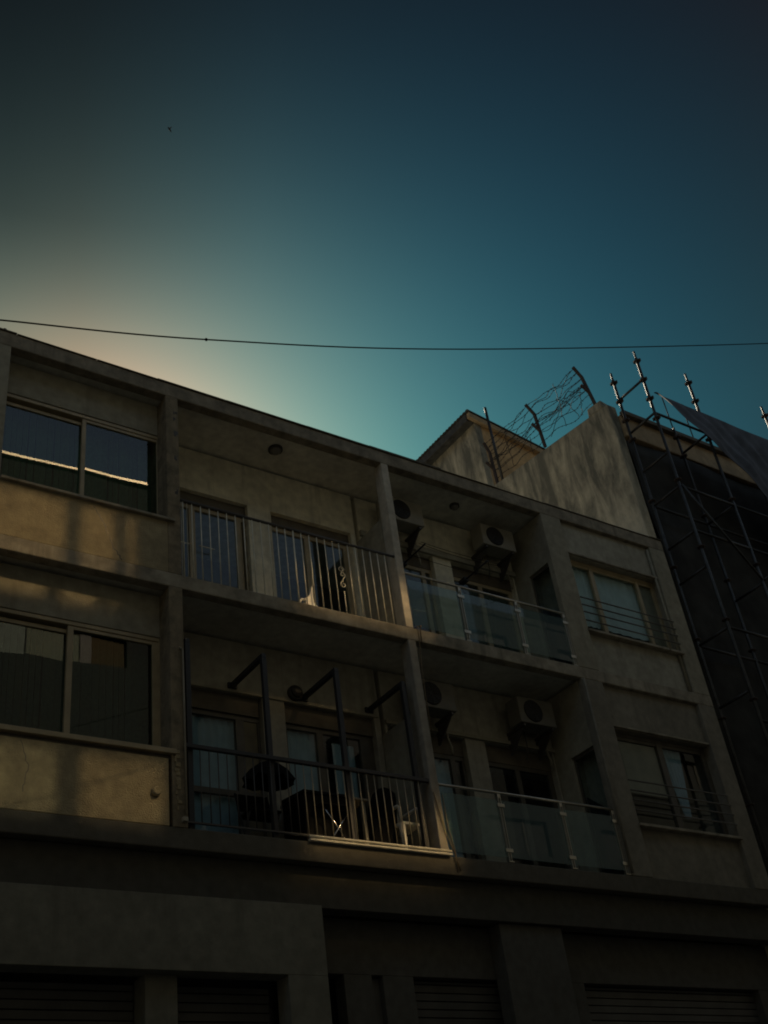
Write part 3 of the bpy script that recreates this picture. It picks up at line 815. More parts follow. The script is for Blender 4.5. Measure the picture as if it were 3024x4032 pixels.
def ac_unit(x0, x1, y0, y1, z0, z1, label, mat='ac'):
    t = thing('air_conditioner', label, 'air conditioner', ((x0 + x1) / 2, y1, z0))
    MB().box(x0, x1, y0, y1, z0, z1).build('casing', M[mat], t, 0.012)
    cx = x0 + 0.255; cz = (z0 + z1) / 2; r = 0.165
    g = MB().lathe((cx, y0 - 0.001, cz), [(r, 0), (r, -0.008), (r * 0.92, -0.012)], 36, 'Y').build('fan_guard', M['ac_grille'], t)
    rings = MB()
    for rr in (0.05, 0.085, 0.12, 0.15):
        rings.path([(cx + rr * math.cos(a * math.pi / 16), y0 - 0.016, cz + rr * math.sin(a * math.pi / 16)) for a in range(33)], 0.003, 5)
    for a in range(8):
        rings.path([(cx + 0.03 * math.cos(a * math.pi / 4), y0 - 0.018, cz + 0.03 * math.sin(a * math.pi / 4)), (cx + 0.16 * math.cos(a * math.pi / 4), y0 - 0.018, cz + 0.16 * math.sin(a * math.pi / 4))], 0.003, 5)
    rings.build('wire_ring', M['lamp_rim'], g)
    for xx in (x0 + 0.07, x1 - 0.07):
        MB().prism([(YB, z0 - 0.04), (y0 + 0.02, z0 - 0.04), (y0 + 0.02, z0 - 0.002), (YB, z0 - 0.002)], 'X', xx - 0.018, xx + 0.018).prism([(YB, z0 - 0.32), (YB - 0.035, z0 - 0.32), (y0 + 0.06, z0 - 0.05), (YB, z0 - 0.05)], 'X', xx - 0.01, xx + 0.01).build('bracket', M['rail_dark'], t)
    MB().path([(x1 - 0.05, YB - 0.03, z0 + 0.12), (x1 + 0.05, YB - 0.03, z0 + 0.10), (x1 + 0.08, YB - 0.03, z0 - 0.02), (x1 + 0.07, YB - 0.03, z0 - 0.20), (x1 + 0.12, YB - 0.02, z0 - 0.32), (x1 + 0.11, YB - 0.02, z0 - 0.42)], 0.016, 8).build('hose', M['steel_dull'], t)
    MB().path([(cx, YB - 0.14, z0 - 0.002), (cx, YB - 0.14, z0 - 0.10), (cx + 0.04, YB - 0.10, z0 - 0.22), (cx + 0.02, YB - 0.06, z0 - 0.38)], 0.009, 6).build('hose', M['rail_dark'], t)
    return t
ac_unit(10.18, 10.83, 0.46, 0.72, 9.44, 9.82, 'wall mounted air conditioner with its dark round fan facing out, on the upper glass balcony')
ac_unit(8.42, 9.07, 0.46, 0.72, 9.42, 9.82, 'air conditioner half hidden behind the upper blade pillar')
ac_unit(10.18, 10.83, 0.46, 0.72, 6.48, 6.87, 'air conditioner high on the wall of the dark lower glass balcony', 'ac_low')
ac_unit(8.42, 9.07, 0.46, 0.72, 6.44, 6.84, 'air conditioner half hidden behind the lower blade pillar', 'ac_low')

t = thing('clothes_rack', 'thin clothes drying rack with two arms and lines above the upper glass balustrade', 'drying rack', (9.4, 0.8, 8.95))
for xx in (8.87, 10.0):
    MB().path([(xx, YB - 0.06, 8.95), (xx, 0.28, 8.955)], 0.013, 8).build('arm', M['black_steel'], t)
    MB().box(xx - 0.04, xx + 0.04, YB - 0.06, YB + 0.08, 8.92, 8.98).build('wall_plate', M['black_steel'], t)
for yy, sag in ((0.29, 0.03), (0.33, 0.045), (0.62, 0.03)):
    MB().path([(8.80 + 1.55 * i / 14, yy, 8.97 - sag * 4 * (i / 14) * (1 - i / 14)) for i in range(15)], 0.004, 5).build('line', M['cable'], t)

# white curved piece at the foot of the upper railing
def ornament():
    t = thing('garden_ornament', 'small white plastic piece with a curved spike at the foot of the upper railing', 'ornament', (6.66, 0.1, Z2T))
    mb = MB()
    prof = [(6.625, Z2T), (6.62, 7.40), (6.655, 7.425), (6.69, 7.47), (6.715, 7.55), (6.735, 7.61), (6.742, 7.56), (6.738, 7.45), (6.745, 7.36), (6.80, 7.31), (6.80, Z2T)]
    mb.prism(prof, 'Y', 0.075, 0.135)
    mb.build('body', M['white_plastic'], t, 0.008)
    MB().path([(6.535, 0.10, Z2T + 0.01), (6.55, 0.10, 7.345), (6.585, 0.10, 7.385), (6.625, 0.10, 7.385)], 0.016, 8).build('spout', M['white_plastic'], t)
ornament()
rag = MB()
for i in range(13):
    for j in range(5):
        u = i / 12; v = j / 4
        rag.v.append((7.31 + 0.2 * u, 0.06 + 0.12 * v, Z2T + 0.006 + 0.055 * math.sin(math.pi * u) * (0.6 + 0.4 * math.sin(3.1 * v + 4 * u)) * math.sin(math.pi * (0.15 + 0.7 * v))))
for i in range(12):
    for j in range(4):
        a = i * 5 + j; rag.face([a, a + 5, a + 6, a + 1], True)
o = rag.build('rag', M['cloth']); sol = o.modifiers.new('solid', 'SOLIDIFY'); sol.thickness = 0.008
tag(o, 'pale crumpled rag lying at the foot of the upper railing', 'rag')

# white plastic chair on the lower balcony
def plastic_chair():
    t = thing('plastic_chair', 'white plastic armchair at the right end of the lower left balcony', 'chair', (7.85, 0.33, Z1T))
    zs = 4.70
    st = MB()
    st.prism([(7.70, zs - 0.035), (7.985, zs - 0.035), (7.985, zs), (7.70, zs + 0.01)], 'Y', 0.18, 0.55)
    st.build('seat', M['white_plastic'], t, 0.012)
    MB().hexa([(7.72, 0.53, zs), (7.98, 0.53, zs), (7.98, 0.56, zs), (7.72, 0.56, zs), (7.74, 0.61, 5.06), (7.96, 0.61, 5.06), (7.96, 0.635, 5.06), (7.74, 0.635, 5.06)]).build('backrest', M['white_plastic'], t, 0.01)
    for (xa, xb, ya, yb) in ((7.712, 7.70, 0.20, 0.165), (7.975, 8.01, 0.20, 0.165), (7.72, 7.69, 0.53, 0.60), (7.975, 8.01, 0.53, 0.60)):
        MB().hexa([(xb - 0.016, yb - 0.016, Z1T + 0.05), (xb + 0.016, yb - 0.016, Z1T + 0.05), (xb + 0.016, yb + 0.016, Z1T + 0.05), (xb - 0.016, yb + 0.016, Z1T + 0.05),
                   (xa - 0.028, ya - 0.028, zs - 0.03), (xa + 0.028, ya - 0.028, zs - 0.03), (xa + 0.028, ya + 0.028, zs - 0.03), (xa - 0.028, ya + 0.028, zs - 0.03)]).build('leg', M['white_plastic'], t, 0.004)
    for xx in (7.71, 7.985):
        MB().path([(xx, 0.20, zs), (xx, 0.20, zs + 0.17), (xx, 0.24, zs + 0.20), (xx, 0.52, zs + 0.205), (xx, 0.57, zs + 0.21)], [0.016, 0.02, 0.022, 0.02, 0.016], 8).build('armrest', M['white_plastic'], t)
    t.location.z = Z1T
    return t
plastic_chair()
# folding clothes airer: crossed polished legs
t = thing('clothes_airer', 'folding clothes airer with crossed polished legs behind the lower railing', 'clothes airer', (6.92, 0.3, Z1T))
for yy in (0.13,):
    MB().path([(6.62, yy, 4.275), (6.985, yy, 4.76)], 0.0095, 8).build('leg', M['chrome'], t)
    MB().path([(6.985, yy + 0.02, 4.275), (6.62, yy + 0.02, 4.76)], 0.0075, 8).build('leg', M['chrome'], t)
MB().box(6.58, 7.02, 0.11, 0.25, 4.762, 4.778).build('top', M['tarp'], t)
# covered furniture: the dark mass behind the railing
def lump(name, label, cat, pts, seed, mat, dy=(0.15, 0.75)):
    """closed draped cover: section polygon (x, z) swept in depth with sags"""
    q = random.Random(seed); mb = MB(); n = len(pts); ny = 7
    cx = sum(p[0] for p in pts) / n; cz = min(p[1] for p in pts)
    for j in range(ny):
        t = j / (ny - 1); y = dy[0] + (dy[1] - dy[0]) * t
        k = 1 - 0.18 * abs(2 * t - 1) ** 3
        for (x, z) in pts:
            mb.v.append((cx + (x - cx) * k + q.uniform(-0.012, 0.012), y + q.uniform(-0.012, 0.012), cz + (z - cz) * (k if z > cz + 0.1 else 1) + (q.uniform(-0.012, 0.012) if z > cz + 0.1 else 0)))
    for j in range(ny - 1):
        for i in range(n):
            i2 = (i + 1) % n
            mb.face([j * n + i, j * n + i2, (j + 1) * n + i2, (j + 1) * n + i])
    mb.face(list(range(n))); mb.face([(ny - 1) * n + i for i in range(n)])
    o = mb.build(name, mat, None, 0.01)
    return tag(o, label, cat)
def low_parasol():
    t = thing('parasol', 'small dark closed-down parasol standing below the second awning post', 'parasol', (6.15, 0.42, Z1T))
    q = random.Random(12); mb = MB(); n = 16; o = 0
    for (r, z, sag) in ((0.012, 5.335, 0), (0.10, 5.30, 0.0), (0.22, 5.20, 0.015), (0.31, 5.08, 0.035)):
        for k in range(n):
            th = 2 * math.pi * k / n
            rr = r * (1 + (0.10 if k % 2 == 0 else -0.10) * (r > 0.05)) * (1.06 if math.cos(th) < 0 else 0.9)
            mb.v.append((6.15 + rr * math.cos(th), 0.42 + rr * 0.8 * math.sin(th), z - sag * (k % 2) + q.uniform(-0.012, 0.012) * (r > 0.2)))
    for j in range(3):
        for k in range(n):
            k2 = (k + 1) % n; mb.face([j * n + k, j * n + k2, (j + 1) * n + k2, (j + 1) * n + k])
    mb.face(list(range(n))[::-1])
    c = mb.build('canopy', M['tarp'], t); sd = c.modifiers.new('solid', 'SOLIDIFY'); sd.thickness = 0.006
    MB().path([(6.15, 0.42, Z1T), (6.15, 0.42, 5.32)], 0.018, 8).build('pole', M['black_steel'], t)
    MB().lathe((6.15, 0.42, Z1T), [(0.20, 0.0), (0.20, 0.04), (0.06, 0.07), (0.03, 0.14)], 20).build('base', M['tarp'], t)
low_parasol()
t = thing('storage_box', 'dark lidded storage box beside the parasol behind the lower railing', 'box', (6.74, 0.5, Z1T))
MB().box(6.46, 7.03, 0.26, 0.74, Z1T, 4.93).build('body', M['tarp'], t, 0.015)
MB().hexa([(6.44, 0.23, 4.93), (7.05, 0.23, 4.93), (7.05, 0.76, 4.93), (6.44, 0.76, 4.93), (6.46, 0.25, 4.97), (7.03, 0.25, 4.97), (7.03, 0.74, 5.03), (6.46, 0.74, 5.03)]).build('lid', M['tarp'], t, 0.01)
def folded_chair(x, label):
    t = thing('folding_chair', label, 'chair', (x, 0.5, Z1T))
    for dx_ in (-0.2, 0.2):
        MB().path([(x + dx_, 0.40, Z1T), (x + dx_, 0.66, 5.0)], 0.012, 8).build('leg', M['black_steel'], t)
        MB().path([(x + dx_ * 0.9, 0.66, Z1T), (x + dx_ * 0.9, 0.36, 4.72)], 0.012, 8).build('leg', M['black_steel'], t)
    MB().hexa([(x - 0.2, 0.34, 4.70), (x + 0.2, 0.34, 4.70), (x + 0.2, 0.60, 4.68), (x - 0.2, 0.60, 4.68), (x - 0.2, 0.34, 4.725), (x + 0.2, 0.34, 4.725), (x + 0.2, 0.60, 4.705), (x - 0.2, 0.60, 4.705)]).build('seat', M['tarp'], t, 0.006)
    MB().hexa([(x - 0.2, 0.60, 4.78), (x + 0.2, 0.60, 4.78), (x + 0.2, 0.62, 4.78), (x - 0.2, 0.62, 4.78), (x - 0.2, 0.655, 5.0), (x + 0.2, 0.655, 5.0), (x + 0.2, 0.675, 5.0), (x - 0.2, 0.675, 5.0)]).build('backrest', M['tarp'], t, 0.006)
folded_chair(6.02, 'dark folding chair behind the lower railing under the parasol')
lump('furniture_cover', 'black cover draped over a seat beside the white plastic chair', 'cover',
     [(7.36, Z1T), (7.34, 4.62), (7.42, 4.80), (7.60, 4.82), (7.62, 5.18), (7.72, 5.22), (7.80, 5.16), (7.76, 4.7), (7.70, Z1T)], 9, M['tarp'], (0.3, 0.7))
t = thing('side_table', 'slim grey legged table standing between the two dark covers', 'table', (7.12, 0.45, Z1T))
for xx in (7.13, 7.30):
    for yy in (0.35, 0.62): MB().box(xx - 0.02, xx + 0.02, yy - 0.02, yy + 0.02, Z1T, 4.95).build('leg', M['ac'], t)
MB().box(7.08, 7.35, 0.30, 0.67, 4.95, 4.975).build('table_top', M['shutter_brown'], t, 0.004)
t = thing('drip_tray', 'pale metal gutter along the edge of the lower balcony slab', 'gutter', (7.25, -0.03, Z1T))
MB().path([(6.31, -0.03, 4.312), (8.19, -0.03, 4.312)], 0.014, 8).build('pipe', M['steel_paint'], t)
MB().box(6.31, 8.19, -0.045, 0.0, 4.262, 4.285).build('channel', M['steel_paint'], t, 0.003)
# cables and ropes hanging from the slab edges
def hang(name, label, pts, r, mat, cat):
    tag(MB().path(pts, r, 6).build(name, mat), label, cat)
hang('hanging_cable', 'thin cable looped over the upper slab edge below the blade pillar', [(8.235, 0.05, 7.30), (8.232, -0.02, 7.29), (8.236, -0.014, 7.18), (8.23, -0.014, 7.05), (8.20, -0.012, 6.7), (8.19, -0.012, 6.3), (8.195, -0.01, 5.8)], 0.006, M['rope'], 'cable')
hang('hanging_cable', 'short cable with a knob end on the upper slab edge', [(8.285, -0.016, 7.31), (8.283, -0.016, 7.285), (8.275, -0.014, 7.18), (8.268, -0.012, 7.06)], [0.017, 0.007, 0.006, 0.006], M['rope'], 'cable')
hang('hanging_cable', 'pale rope slanting down the lower blade pillar to the slab', [(8.075, -0.012, 5.02), (8.11, -0.016, 4.80), (8.17, -0.02, 4.52), (8.235, -0.025, 4.30), (8.29, -0.015, 4.10)], 0.007, M['rope'], 'cable')
hang('hanging_cable', 'cable curling down beside the lower pillar foot', [(8.20, -0.012, 5.0), (8.205, -0.02, 4.6), (8.24, -0.03, 4.33), (8.262, -0.015, 4.2), (8.25, -0.012, 4.08)], 0.006, M['rope'], 'cable')

# ------------------------------------------------------------------ neighbouring building
nb = thing('neighbouring_building', 'taller neighbouring block with a mouldy side wall rising above the apartment roof', 'building', (13.8, 0.22, GZ))
def npart(mb, name, mat, bevel=0.01, parent=None): return mb.build(name, M[mat], parent or nb, bevel)
zt0, zt1 = 13.60, 13.87
npart(MB().hexa([(13.81, 0.22, GZ), (14.03, 0.22, GZ), (14.03, 3.7, GZ), (13.81, 3.7, GZ), (13.81, 0.22, 13.42), (14.03, 0.22, 13.42), (14.03, 3.7, zt1), (13.81, 3.7, zt1)]), 'party_wall', 'party', 0.02)
npart(MB().hexa([(13.80, 0.30, 13.43), (14.0, 0.30, 13.43), (14.0, 0.72, 13.46), (13.80, 0.72, 13.46), (13.80, 0.34, 13.62), (14.0, 0.36, 13.60), (14.0, 0.70, 13.60), (13.80, 0.70, 13.665)]), 'wall_stub', 'party', 0.025)
npart(box(14.03, 30, 0.16, 0.42, 12.70, 13.22), 'front_fascia', 'nb_fascia', 0.02)
npart(box(14.0, 30, 0.06, 0.16, 13.15, 13.24), 'fascia_cap', 'copper_strip', 0.01)
npart(box(14.03, 30, 0.42, 9.0, 12.62, 12.85), 'roof_slab', 'slab')
for z in (9.85, 6.9, 3.95): npart(box(14.03, 30, 0.35, 1.6, z - 0.2, z), 'floor_slab', 'nb_dark')
mb = MB()
for z in (GZ, 3.95, 6.9, 9.85):
    xx = 14.03
    h = {GZ: 5.35, 3.95: 2.75, 6.9: 2.75, 9.85: 2.75}[z]
    while xx < 29.5:
        mb.box(xx, xx + 0.7, 1.6, 1.8, z, z + h); mb.box(xx + 0.7, xx + 2.6, 1.6, 1.8, z + h - 0.45, z + h); xx += 2.6
npart(mb, 'facade_wall', 'nb_dark')
npart(box(14.03, 30, 1.9, 2.0, GZ, 12.6), 'interior_wall', 'dark_room', 0)
npart(box(14.03, 30, 8.8, 9.0, GZ, 12.6), 'rear_wall', 'nb_dark', 0)
npart(box(29.8, 30, 2.0, 8.8, GZ, 12.6), 'end_wall', 'nb_dark', 0)
npart(box(13.81, 14.03, 3.7, 9.0, GZ, 12.6), 'party_wall', 'party')
# rooftop room
room = npart(MB().hexa([(13.805, 3.71, 12.6), (13.98, 3.71, 12.6), (13.98, 7.6, 12.6), (13.805, 7.6, 12.6), (13.805, 3.71, 15.70), (13.98, 3.71, 15.66), (13.98, 7.6, 15.66), (13.805, 7.6, 15.70)]), 'rooftop_room', 'room_wall', 0.01)
npart(MB().hexa([(13.98, 3.72, 12.85), (19.5, 3.72, 12.85), (19.5, 3.9, 12.85), (13.98, 3.9, 12.85), (13.98, 3.72, 15.66), (19.5, 3.72, 14.70), (19.5, 3.9, 14.70), (13.98, 3.9, 15.66)]), 'front_wall', 'ochre', 0.005, room)
npart(box(19.5, 19.7, 3.72, 7.6, 12.85, 14.66), 'end_wall', 'ochre', 0.005, room)
rf = MB(); nC = 78
def rz(x): return 15.88 - (x - 13.6) * 0.172
for i in range(nC + 1):
    yy = 3.60 + (7.7 - 3.60) * i / nC
    cz = 0.011 * (1 if i % 2 else -1)
    for x in (13.58, 19.8):
        rf.v += [(x, yy, rz(x) + cz), (x, yy, rz(x) + cz + 0.02)]
for i in range(nC):
    a, b = 4 * i, 4 * (i + 1)
    rf.face([a + 1, b + 1, b + 3, a + 3]); rf.face([a, a + 2, b + 2, b]); rf.face([a, b, b + 1, a + 1]); rf.face([a + 2, a + 3, b + 3, b + 2])
rf.face([0, 1, 3, 2])
npart(rf, 'roof_sheet', 'roof_sheet', 0, room)
npart(MB().hexa([(13.62, 3.62, rz(13.62) - 0.17), (19.7, 3.62, rz(19.7) - 0.17), (19.7, 3.71, rz(19.7) - 0.17), (13.62, 3.71, rz(13.62) - 0.17), (13.62, 3.62, rz(13.62) - 0.035), (19.7, 3.62, rz(19.7) - 0.035), (19.7, 3.71, rz(19.7) - 0.035), (13.62, 3.71, rz(13.62) - 0.035)]), 'fascia_board', 'nb_fascia', 0.004, room)
npart(box(13.60, 13.80, 3.72, 7.6, 15.66, 15.845), 'verge_board', 'roof_sheet', 0.004, room)
npart(MB().box(13.64, 13.70, 4.3, 6.7, 15.64, 15.657), 'batten', 'roof_sheet', 0.003, room)

# barbed wire on the party wall
bw = thing('barbed_wire_fence', 'rusty barbed wire on bent iron posts along the party wall top', 'barbed wire', (13.85, 0.5, 13.6))
posts = []
for (y, zb, zk, ztp, xk, xt) in ((0.52, 13.60, 14.32, 14.50, 13.70, 13.53), (2.0, 13.74, 14.58, 14.76, 13.81, 13.62), (3.5, 13.84, 14.70, 14.92, 13.85, 13.74)):
    p = MB().bar((13.88, y, zb), (xk, y, zk), 0.05, 0.05, (0, 1, 0)).bar((xk, y, zk - 0.01), (xt, y, ztp), 0.045, 0.05, (0, 1, 0))
    za = zb + (zk - zb) * 0.48; xa = 13.86 + (xk - 13.86) * 0.48
    p.bar((xa, y, za), (xa - 0.17, y, za + 0.13), 0.04, 0.045, (0, 1, 0))
    p.build('post', M['rust'], bw)
    posts.append([(xt, y, ztp - 0.05), (xt * 0.5 + xk * 0.5, y, (ztp + zk) / 2), (xk, y, zk - 0.03), (xk + 0.02, y, zk - 0.2), (xa - 0.15, y, za + 0.12), (xa - 0.06, y, za + 0.06), (xa + 0.01, y, za - 0.03), (13.86, y, zb + 0.16)])
q = random.Random(21)
def strand(a, b, amp, seed):
    q = random.Random(seed); n = 30; pts = []
    f1, f2, p1, p2 = q.uniform(1, 2.2), q.uniform(3, 5), q.uniform(0, 6), q.uniform(0, 6)
    for i in range(n + 1):
        t = i / n; e = math.sin(math.pi * t) ** 0.5 if 0 < t < 1 else 0
        p = Vector(a).lerp(Vector(b), t)
        p.z += e * amp * (math.sin(f1 * math.pi * t + p1) * 0.7 + 0.35 * math.sin(f2 * math.pi * t + p2)) - 0.05 * e
        p.x += e * amp * 0.6 * math.sin(f2 * math.pi * t + p1)
        pts.append(p)
    mb = MB().path(pts, 0.0055, 5)
    for i in range(2, n, 2):
        p = pts[i]
        for _ in range(2):
            v = Vector((q.uniform(-1, 1), q.uniform(-1, 1), q.uniform(-1, 1))).normalized() * 0.017
            mb.path([p - v, p + v], 0.0045, 4)
    return mb
for a, b in ((0, 1), (1, 2)):
    for k in range(8):
        strand(posts[a][k], posts[b][k], 0.055 if k != 4 else 0.09, 100 * a + k).build('wire', M['wire'], bw)
    for k in range(6):
        strand(posts[a][k], posts[b][k + 1], 0.075, 500 + 100 * a + k).build('wire', M['wire'], bw)
for (pa, pb, pc) in (((13.60, 1.15, 14.62), (13.70, 1.22, 14.30), (13.82, 1.30, 13.72)), ((13.62, 1.2, 14.28), (13.72, 1.05, 14.1), (13.84, 0.95, 13.70)), ((13.68, 0.62, 14.1), (13.72, 0.72, 13.9), (13.84, 0.85, 13.66)),
                     ((13.66, 2.75, 14.75), (13.70, 2.82, 14.4), (13.84, 2.9, 13.9)), ((13.74, 2.2, 14.1), (13.76, 2.25, 13.95), (13.85, 2.3, 13.8)), ((13.58, 0.55, 14.0), (13.70, 1.3, 14.0), (13.84, 1.75, 13.80)), ((13.70, 0.56, 13.95), (13.66, 0.95, 14.25), (13.74, 1.6, 14.05))):
    pts = [Vector(pa).lerp(Vector(pb), i / 7) for i in range(7)] + [Vector(pb).lerp(Vector(pc), i / 7) for i in range(8)]
    for p in pts[1:-1]: p += Vector((q.uniform(-.02, .02), q.uniform(-.02, .02), q.uniform(-.012, .012)))
    MB().path(pts, 0.0065, 5).build('tie_wire', M['wire'], bw)
tag(MB().path([(13.83, 3.29, 13.80), (13.80, 3.29, 15.765)], 0.03, 10).build('steel_pole', M['galv']), 'thin upright steel pole beside the rooftop room', 'pole')

# starter bars on the neighbour's roof
for (x, zt, lab) in ((15.41, 14.10, 'thin rusty rod tip nearest the tall scaffold post'), (15.96, 14.14, 'thin rod tip just left of the second tall scaffold tube'), (16.91, 14.13, 'thin pale rod tip right of the second tall scaffold tube'), (17.38, 14.12, 'thin rod tip midway along the top of the netting'), (17.79, 14.07, 'faintest rod tip at the right end of the netting')):
    tag(MB().path([(x, 0.10, 13.25), (x - 0.004, 0.10, zt)], 0.013, 6).build('steel_rod', M['galv']), lab, 'rod', 'thin rods showing over the netting')

# ------------------------------------------------------------------ scaffolding and netting
sf = thing('scaffolding', 'ring lock tube scaffolding standing against the dark neighbouring facade', 'scaffolding', (15, -0.6, GZ))
def standard(x, y, ztop):
    p = MB().path([(x, y, GZ), (x, y, ztop - 0.17), (x, y, ztop - 0.165), (x, y, ztop)], [0.026, 0.026, 0.019, 0.019], 12).build('standard', M['galv'], sf)
    z = ztop - 0.24
    while z > 3:
        c = MB().lathe((x, y, z), [(0.03, -0.018), (0.066, -0.012), (0.066, 0.004), (0.03, 0.012)], 12)
        if z > 12:
            for a in range(4):
                ca, sa = math.cos(a * math.pi / 2 + .4), math.sin(a * math.pi / 2 + .4)
                c.box(x + 0.058 * ca - 0.012, x + 0.058 * ca + 0.012, y + 0.058 * sa - 0.012, y + 0.058 * sa + 0.012, z - 0.03, z + 0.03)
        c.build('rosette', M['rust'], p)
        z -= 0.462 if z > 12.7 else 1.386
XS = (13.962, 15.338, 17.56, 19.8, 22.0)
for i, x in enumerate(XS):
    standard(x, -0.6, 14.12)
    standard(x, 0.04, 14.10 if i == 0 else 13.26)
def tube(name, a, b, r=0.024): MB().path([a, b], r, 10).build(name, M['galv'], sf)
zc0 = 14.12 - 0.24
lev = [13.43, 12.62, 11.72, 10.98, 10.05, 9.35, 8.2, 7.1]
for i, x in enumerate(XS):
    for z in (lev if i == 0 else lev[1::2]):
        tube('transom', (x, -0.575, z), (x, 0.015, z))
for i in range(len(XS) - 1):
    for z in (12.62, 10.98, 10.05, 8.2, 6.6):
        tube('ledger', (XS[i] + 0.02, -0.6, z), (XS[i + 1] - 0.02, -0.6, z))
    for z in (10.98, 8.2): tube('ledger', (XS[i] + 0.02, 0.04, z), (XS[i + 1] - 0.02, 0.04, z))
tube('brace', (13.99, -0.63, 11.0), (15.31, -0.63, 9.4), 0.02)
tube('brace', (15.36, -0.63, 9.4), (17.53, -0.63, 11.0), 0.02)

def net():
    top = 13.10; mb = MB(); nx, nz = 150, 50
    for i in range(nx + 1):
        u = i / nx; x = 14.06 + u * 9.5
        zb = max(2.0, 13.03 - (x - 14.06) * 0.70) if x < 18.0 else max(2.0, 10.27 - (x - 18.0) * 1.5)
        for j in range(nz + 1):
            v = j / nz; z = top + (zb - top) * v
            sag = 0.05 * math.sin(x * 2.1 + z * 1.1) * v + 0.028 * math.sin(x * 9.3 + z * 5.1) * min(1, 2 * v) * math.sin(x * 1.3 + 2) + 0.02 * math.sin((x + z) * 13.0) * min(1, 3 * v) + 0.02 * math.sin(x * 5.7 - z * 2.3) * min(1, v * 2) + 0.05 * math.sin(x * 0.9 + 1) * v
            zz = z + (0.012 * math.sin(x * 3.0) - 0.02 * abs(math.sin((x - 13.96) * math.pi / 2.0)) if j == 0 else 0)
            mb.v.append((x, -0.655 - sag - 0.02 * v, zz))
    w = nz + 1
    for i in range(nx):
        for j in range(nz):
            a = i * w + j; mb.face([a, a + w, a + w + 1, a + 1], True)
    o = mb.build('debris_netting', M['net'])
    s = o.modifiers.new('solid', 'SOLIDIFY'); s.thickness = 0.006
    tag(o, 'dark debris netting draped diagonally over the right of the scaffolding', 'netting')
net()

def inner_net():
    mb = MB(); nx, nz = 40, 40
    for i in range(nx + 1):
        x = 14.06 + i * (29.5 - 14.06) / nx
        for j in range(nz + 1):
            z = 12.66 - j * (12.66 - 1.0) / nz
            mb.v.append((x, 0.225 + 0.03 * math.sin(x * 2.3 + z) + 0.02 * math.sin(z * 3.1 - x), z))
    w = nz + 1
    for i in range(nx):
        for j in range(nz):
            a = i * w + j; mb.face([a, a + w, a + w + 1, a + 1], True)
    o = mb.build('debris_netting', M['net_black'])
    sd = o.modifiers.new('solid', 'SOLIDIFY'); sd.thickness = 0.005
    tag(o, 'black debris netting hung flat over the facade behind the scaffold poles', 'netting')
inner_net()

# ------------------------------------------------------------------ overhead cable and bird
ca = [(1.1, -4.0, 6.04), (1.573, -4.0, 6.194), (3.226, -4.0, 6.723), (6.116, -4.0, 7.854), (12.073, -4.0, 10.523), (15.0, -4.0, 11.95)]
def catmull(P, n=10):
    P = [Vector(p) for p in P]; out = []
    for i in range(len(P) - 1):
        p0, p1, p2, p3 = P[max(i - 1, 0)], P[i], P[i + 1], P[min(i + 2, len(P) - 1)]
        for k in range(n):
            t = k / n
            out.append(0.5 * ((2 * p1) + (p2 - p0) * t + (2 * p0 - 5 * p1 + 4 * p2 - p3) * t * t + (3 * p1 - p0 - 3 * p2 + p3) * t ** 3))
    return out + [P[-1]]
cb = thing('overhead_cable', 'black overhead cable crossing the whole sky above the roofs', 'cable', ca[0])
MB().path(catmull(ca), 0.0062, 8).build('cable', M['cable'], cb)
MB().lathe((3.226, -4.0, 6.723), [(0.006, -0.014), (0.011, -0.008), (0.011, 0.008), (0.006, 0.014)], 10).build('knot', M['cable'], cb)

# ------------------------------------------------------------------ building across the street
W = 12.5
op = thing('office_building', 'dark clad office block across the street with reflective windows and a metal coping', 'building', (4, -W, GZ))
X_STEP, OT, OT2 = 10.75, 19.38, 17.72        # it steps down to the right
YP = -W - 0.11                               # plane of the glazing
dx, dz = s_dir.x / s_dir.y * -YP, s_dir.z / s_dir.y * -YP    # how far the mirrored sunlight travels
# the four windows whose glass throws sunlight back onto the balconies: (x0, x1, splits, z0, z1) seen on the facade
GLINT = [(2.15, 4.40, (3.55, 3.70, 4.12, 4.26), 6.86, 7.99), (2.30, 4.73, (3.56, 3.80), 4.15, 5.00), (6.44, 8.57, (7.0, 7.03), 7.17, 7.97), (6.28, 8.42, (7.6, 7.63), 4.10, 4.86)]
wins = []
for (a, b, sp, c, d) in GLINT:
    wins.append((a + dx, b + dx, [q + dx for q in sp], c + dz, d + dz, ('mirror' if c > 6 else 'mirror_low') if b < 5 else 'mirror_dusty'))
for (zc_, h_) in ((16.3, 0.55), (13.4, 0.45), (10.4, 0.5), (7.4, 0.5), (4.4, 0.5), (1.4, 0.5)):
    for k in range(-18, 15):
        x0 = 7.35 + k * 4.2
        if zc_ > 13 and k in (0, 1): continue
        wins.append((x0, x0 + 2.1, [x0 + 1.25, x0 + 1.33], zc_ - h_, zc_ + h_, 'pane'))
def opp(mb, name, mat, parent=op): return mb.build(name, M[mat], parent)
def facade(x0, x1, z0, z1, name, mat):
    mb = MB()
    ws = sorted([w for w in wins if w[0] < x1 and w[1] > x0 and w[3] < z1 and w[4] > z0], key=lambda w: w[0])
    xs = x0
    for w in ws:
        a, b = max(w[0], x0), min(w[1], x1)
        if a > xs: mb.box(xs, a, -W - 0.3, -W, z0, z1)
        if w[3] > z0: mb.box(a, b, -W - 0.3, -W, z0, w[3])
        if w[4] < z1: mb.box(a, b, -W - 0.3, -W, w[4], z1)
        xs = b
    if xs < x1: mb.box(xs, x1, -W - 0.3, -W, z0, z1)
    opp(mb, name, mat)
cuts = [GZ, 2.9, 5.9, 8.9, 11.9, 14.85]
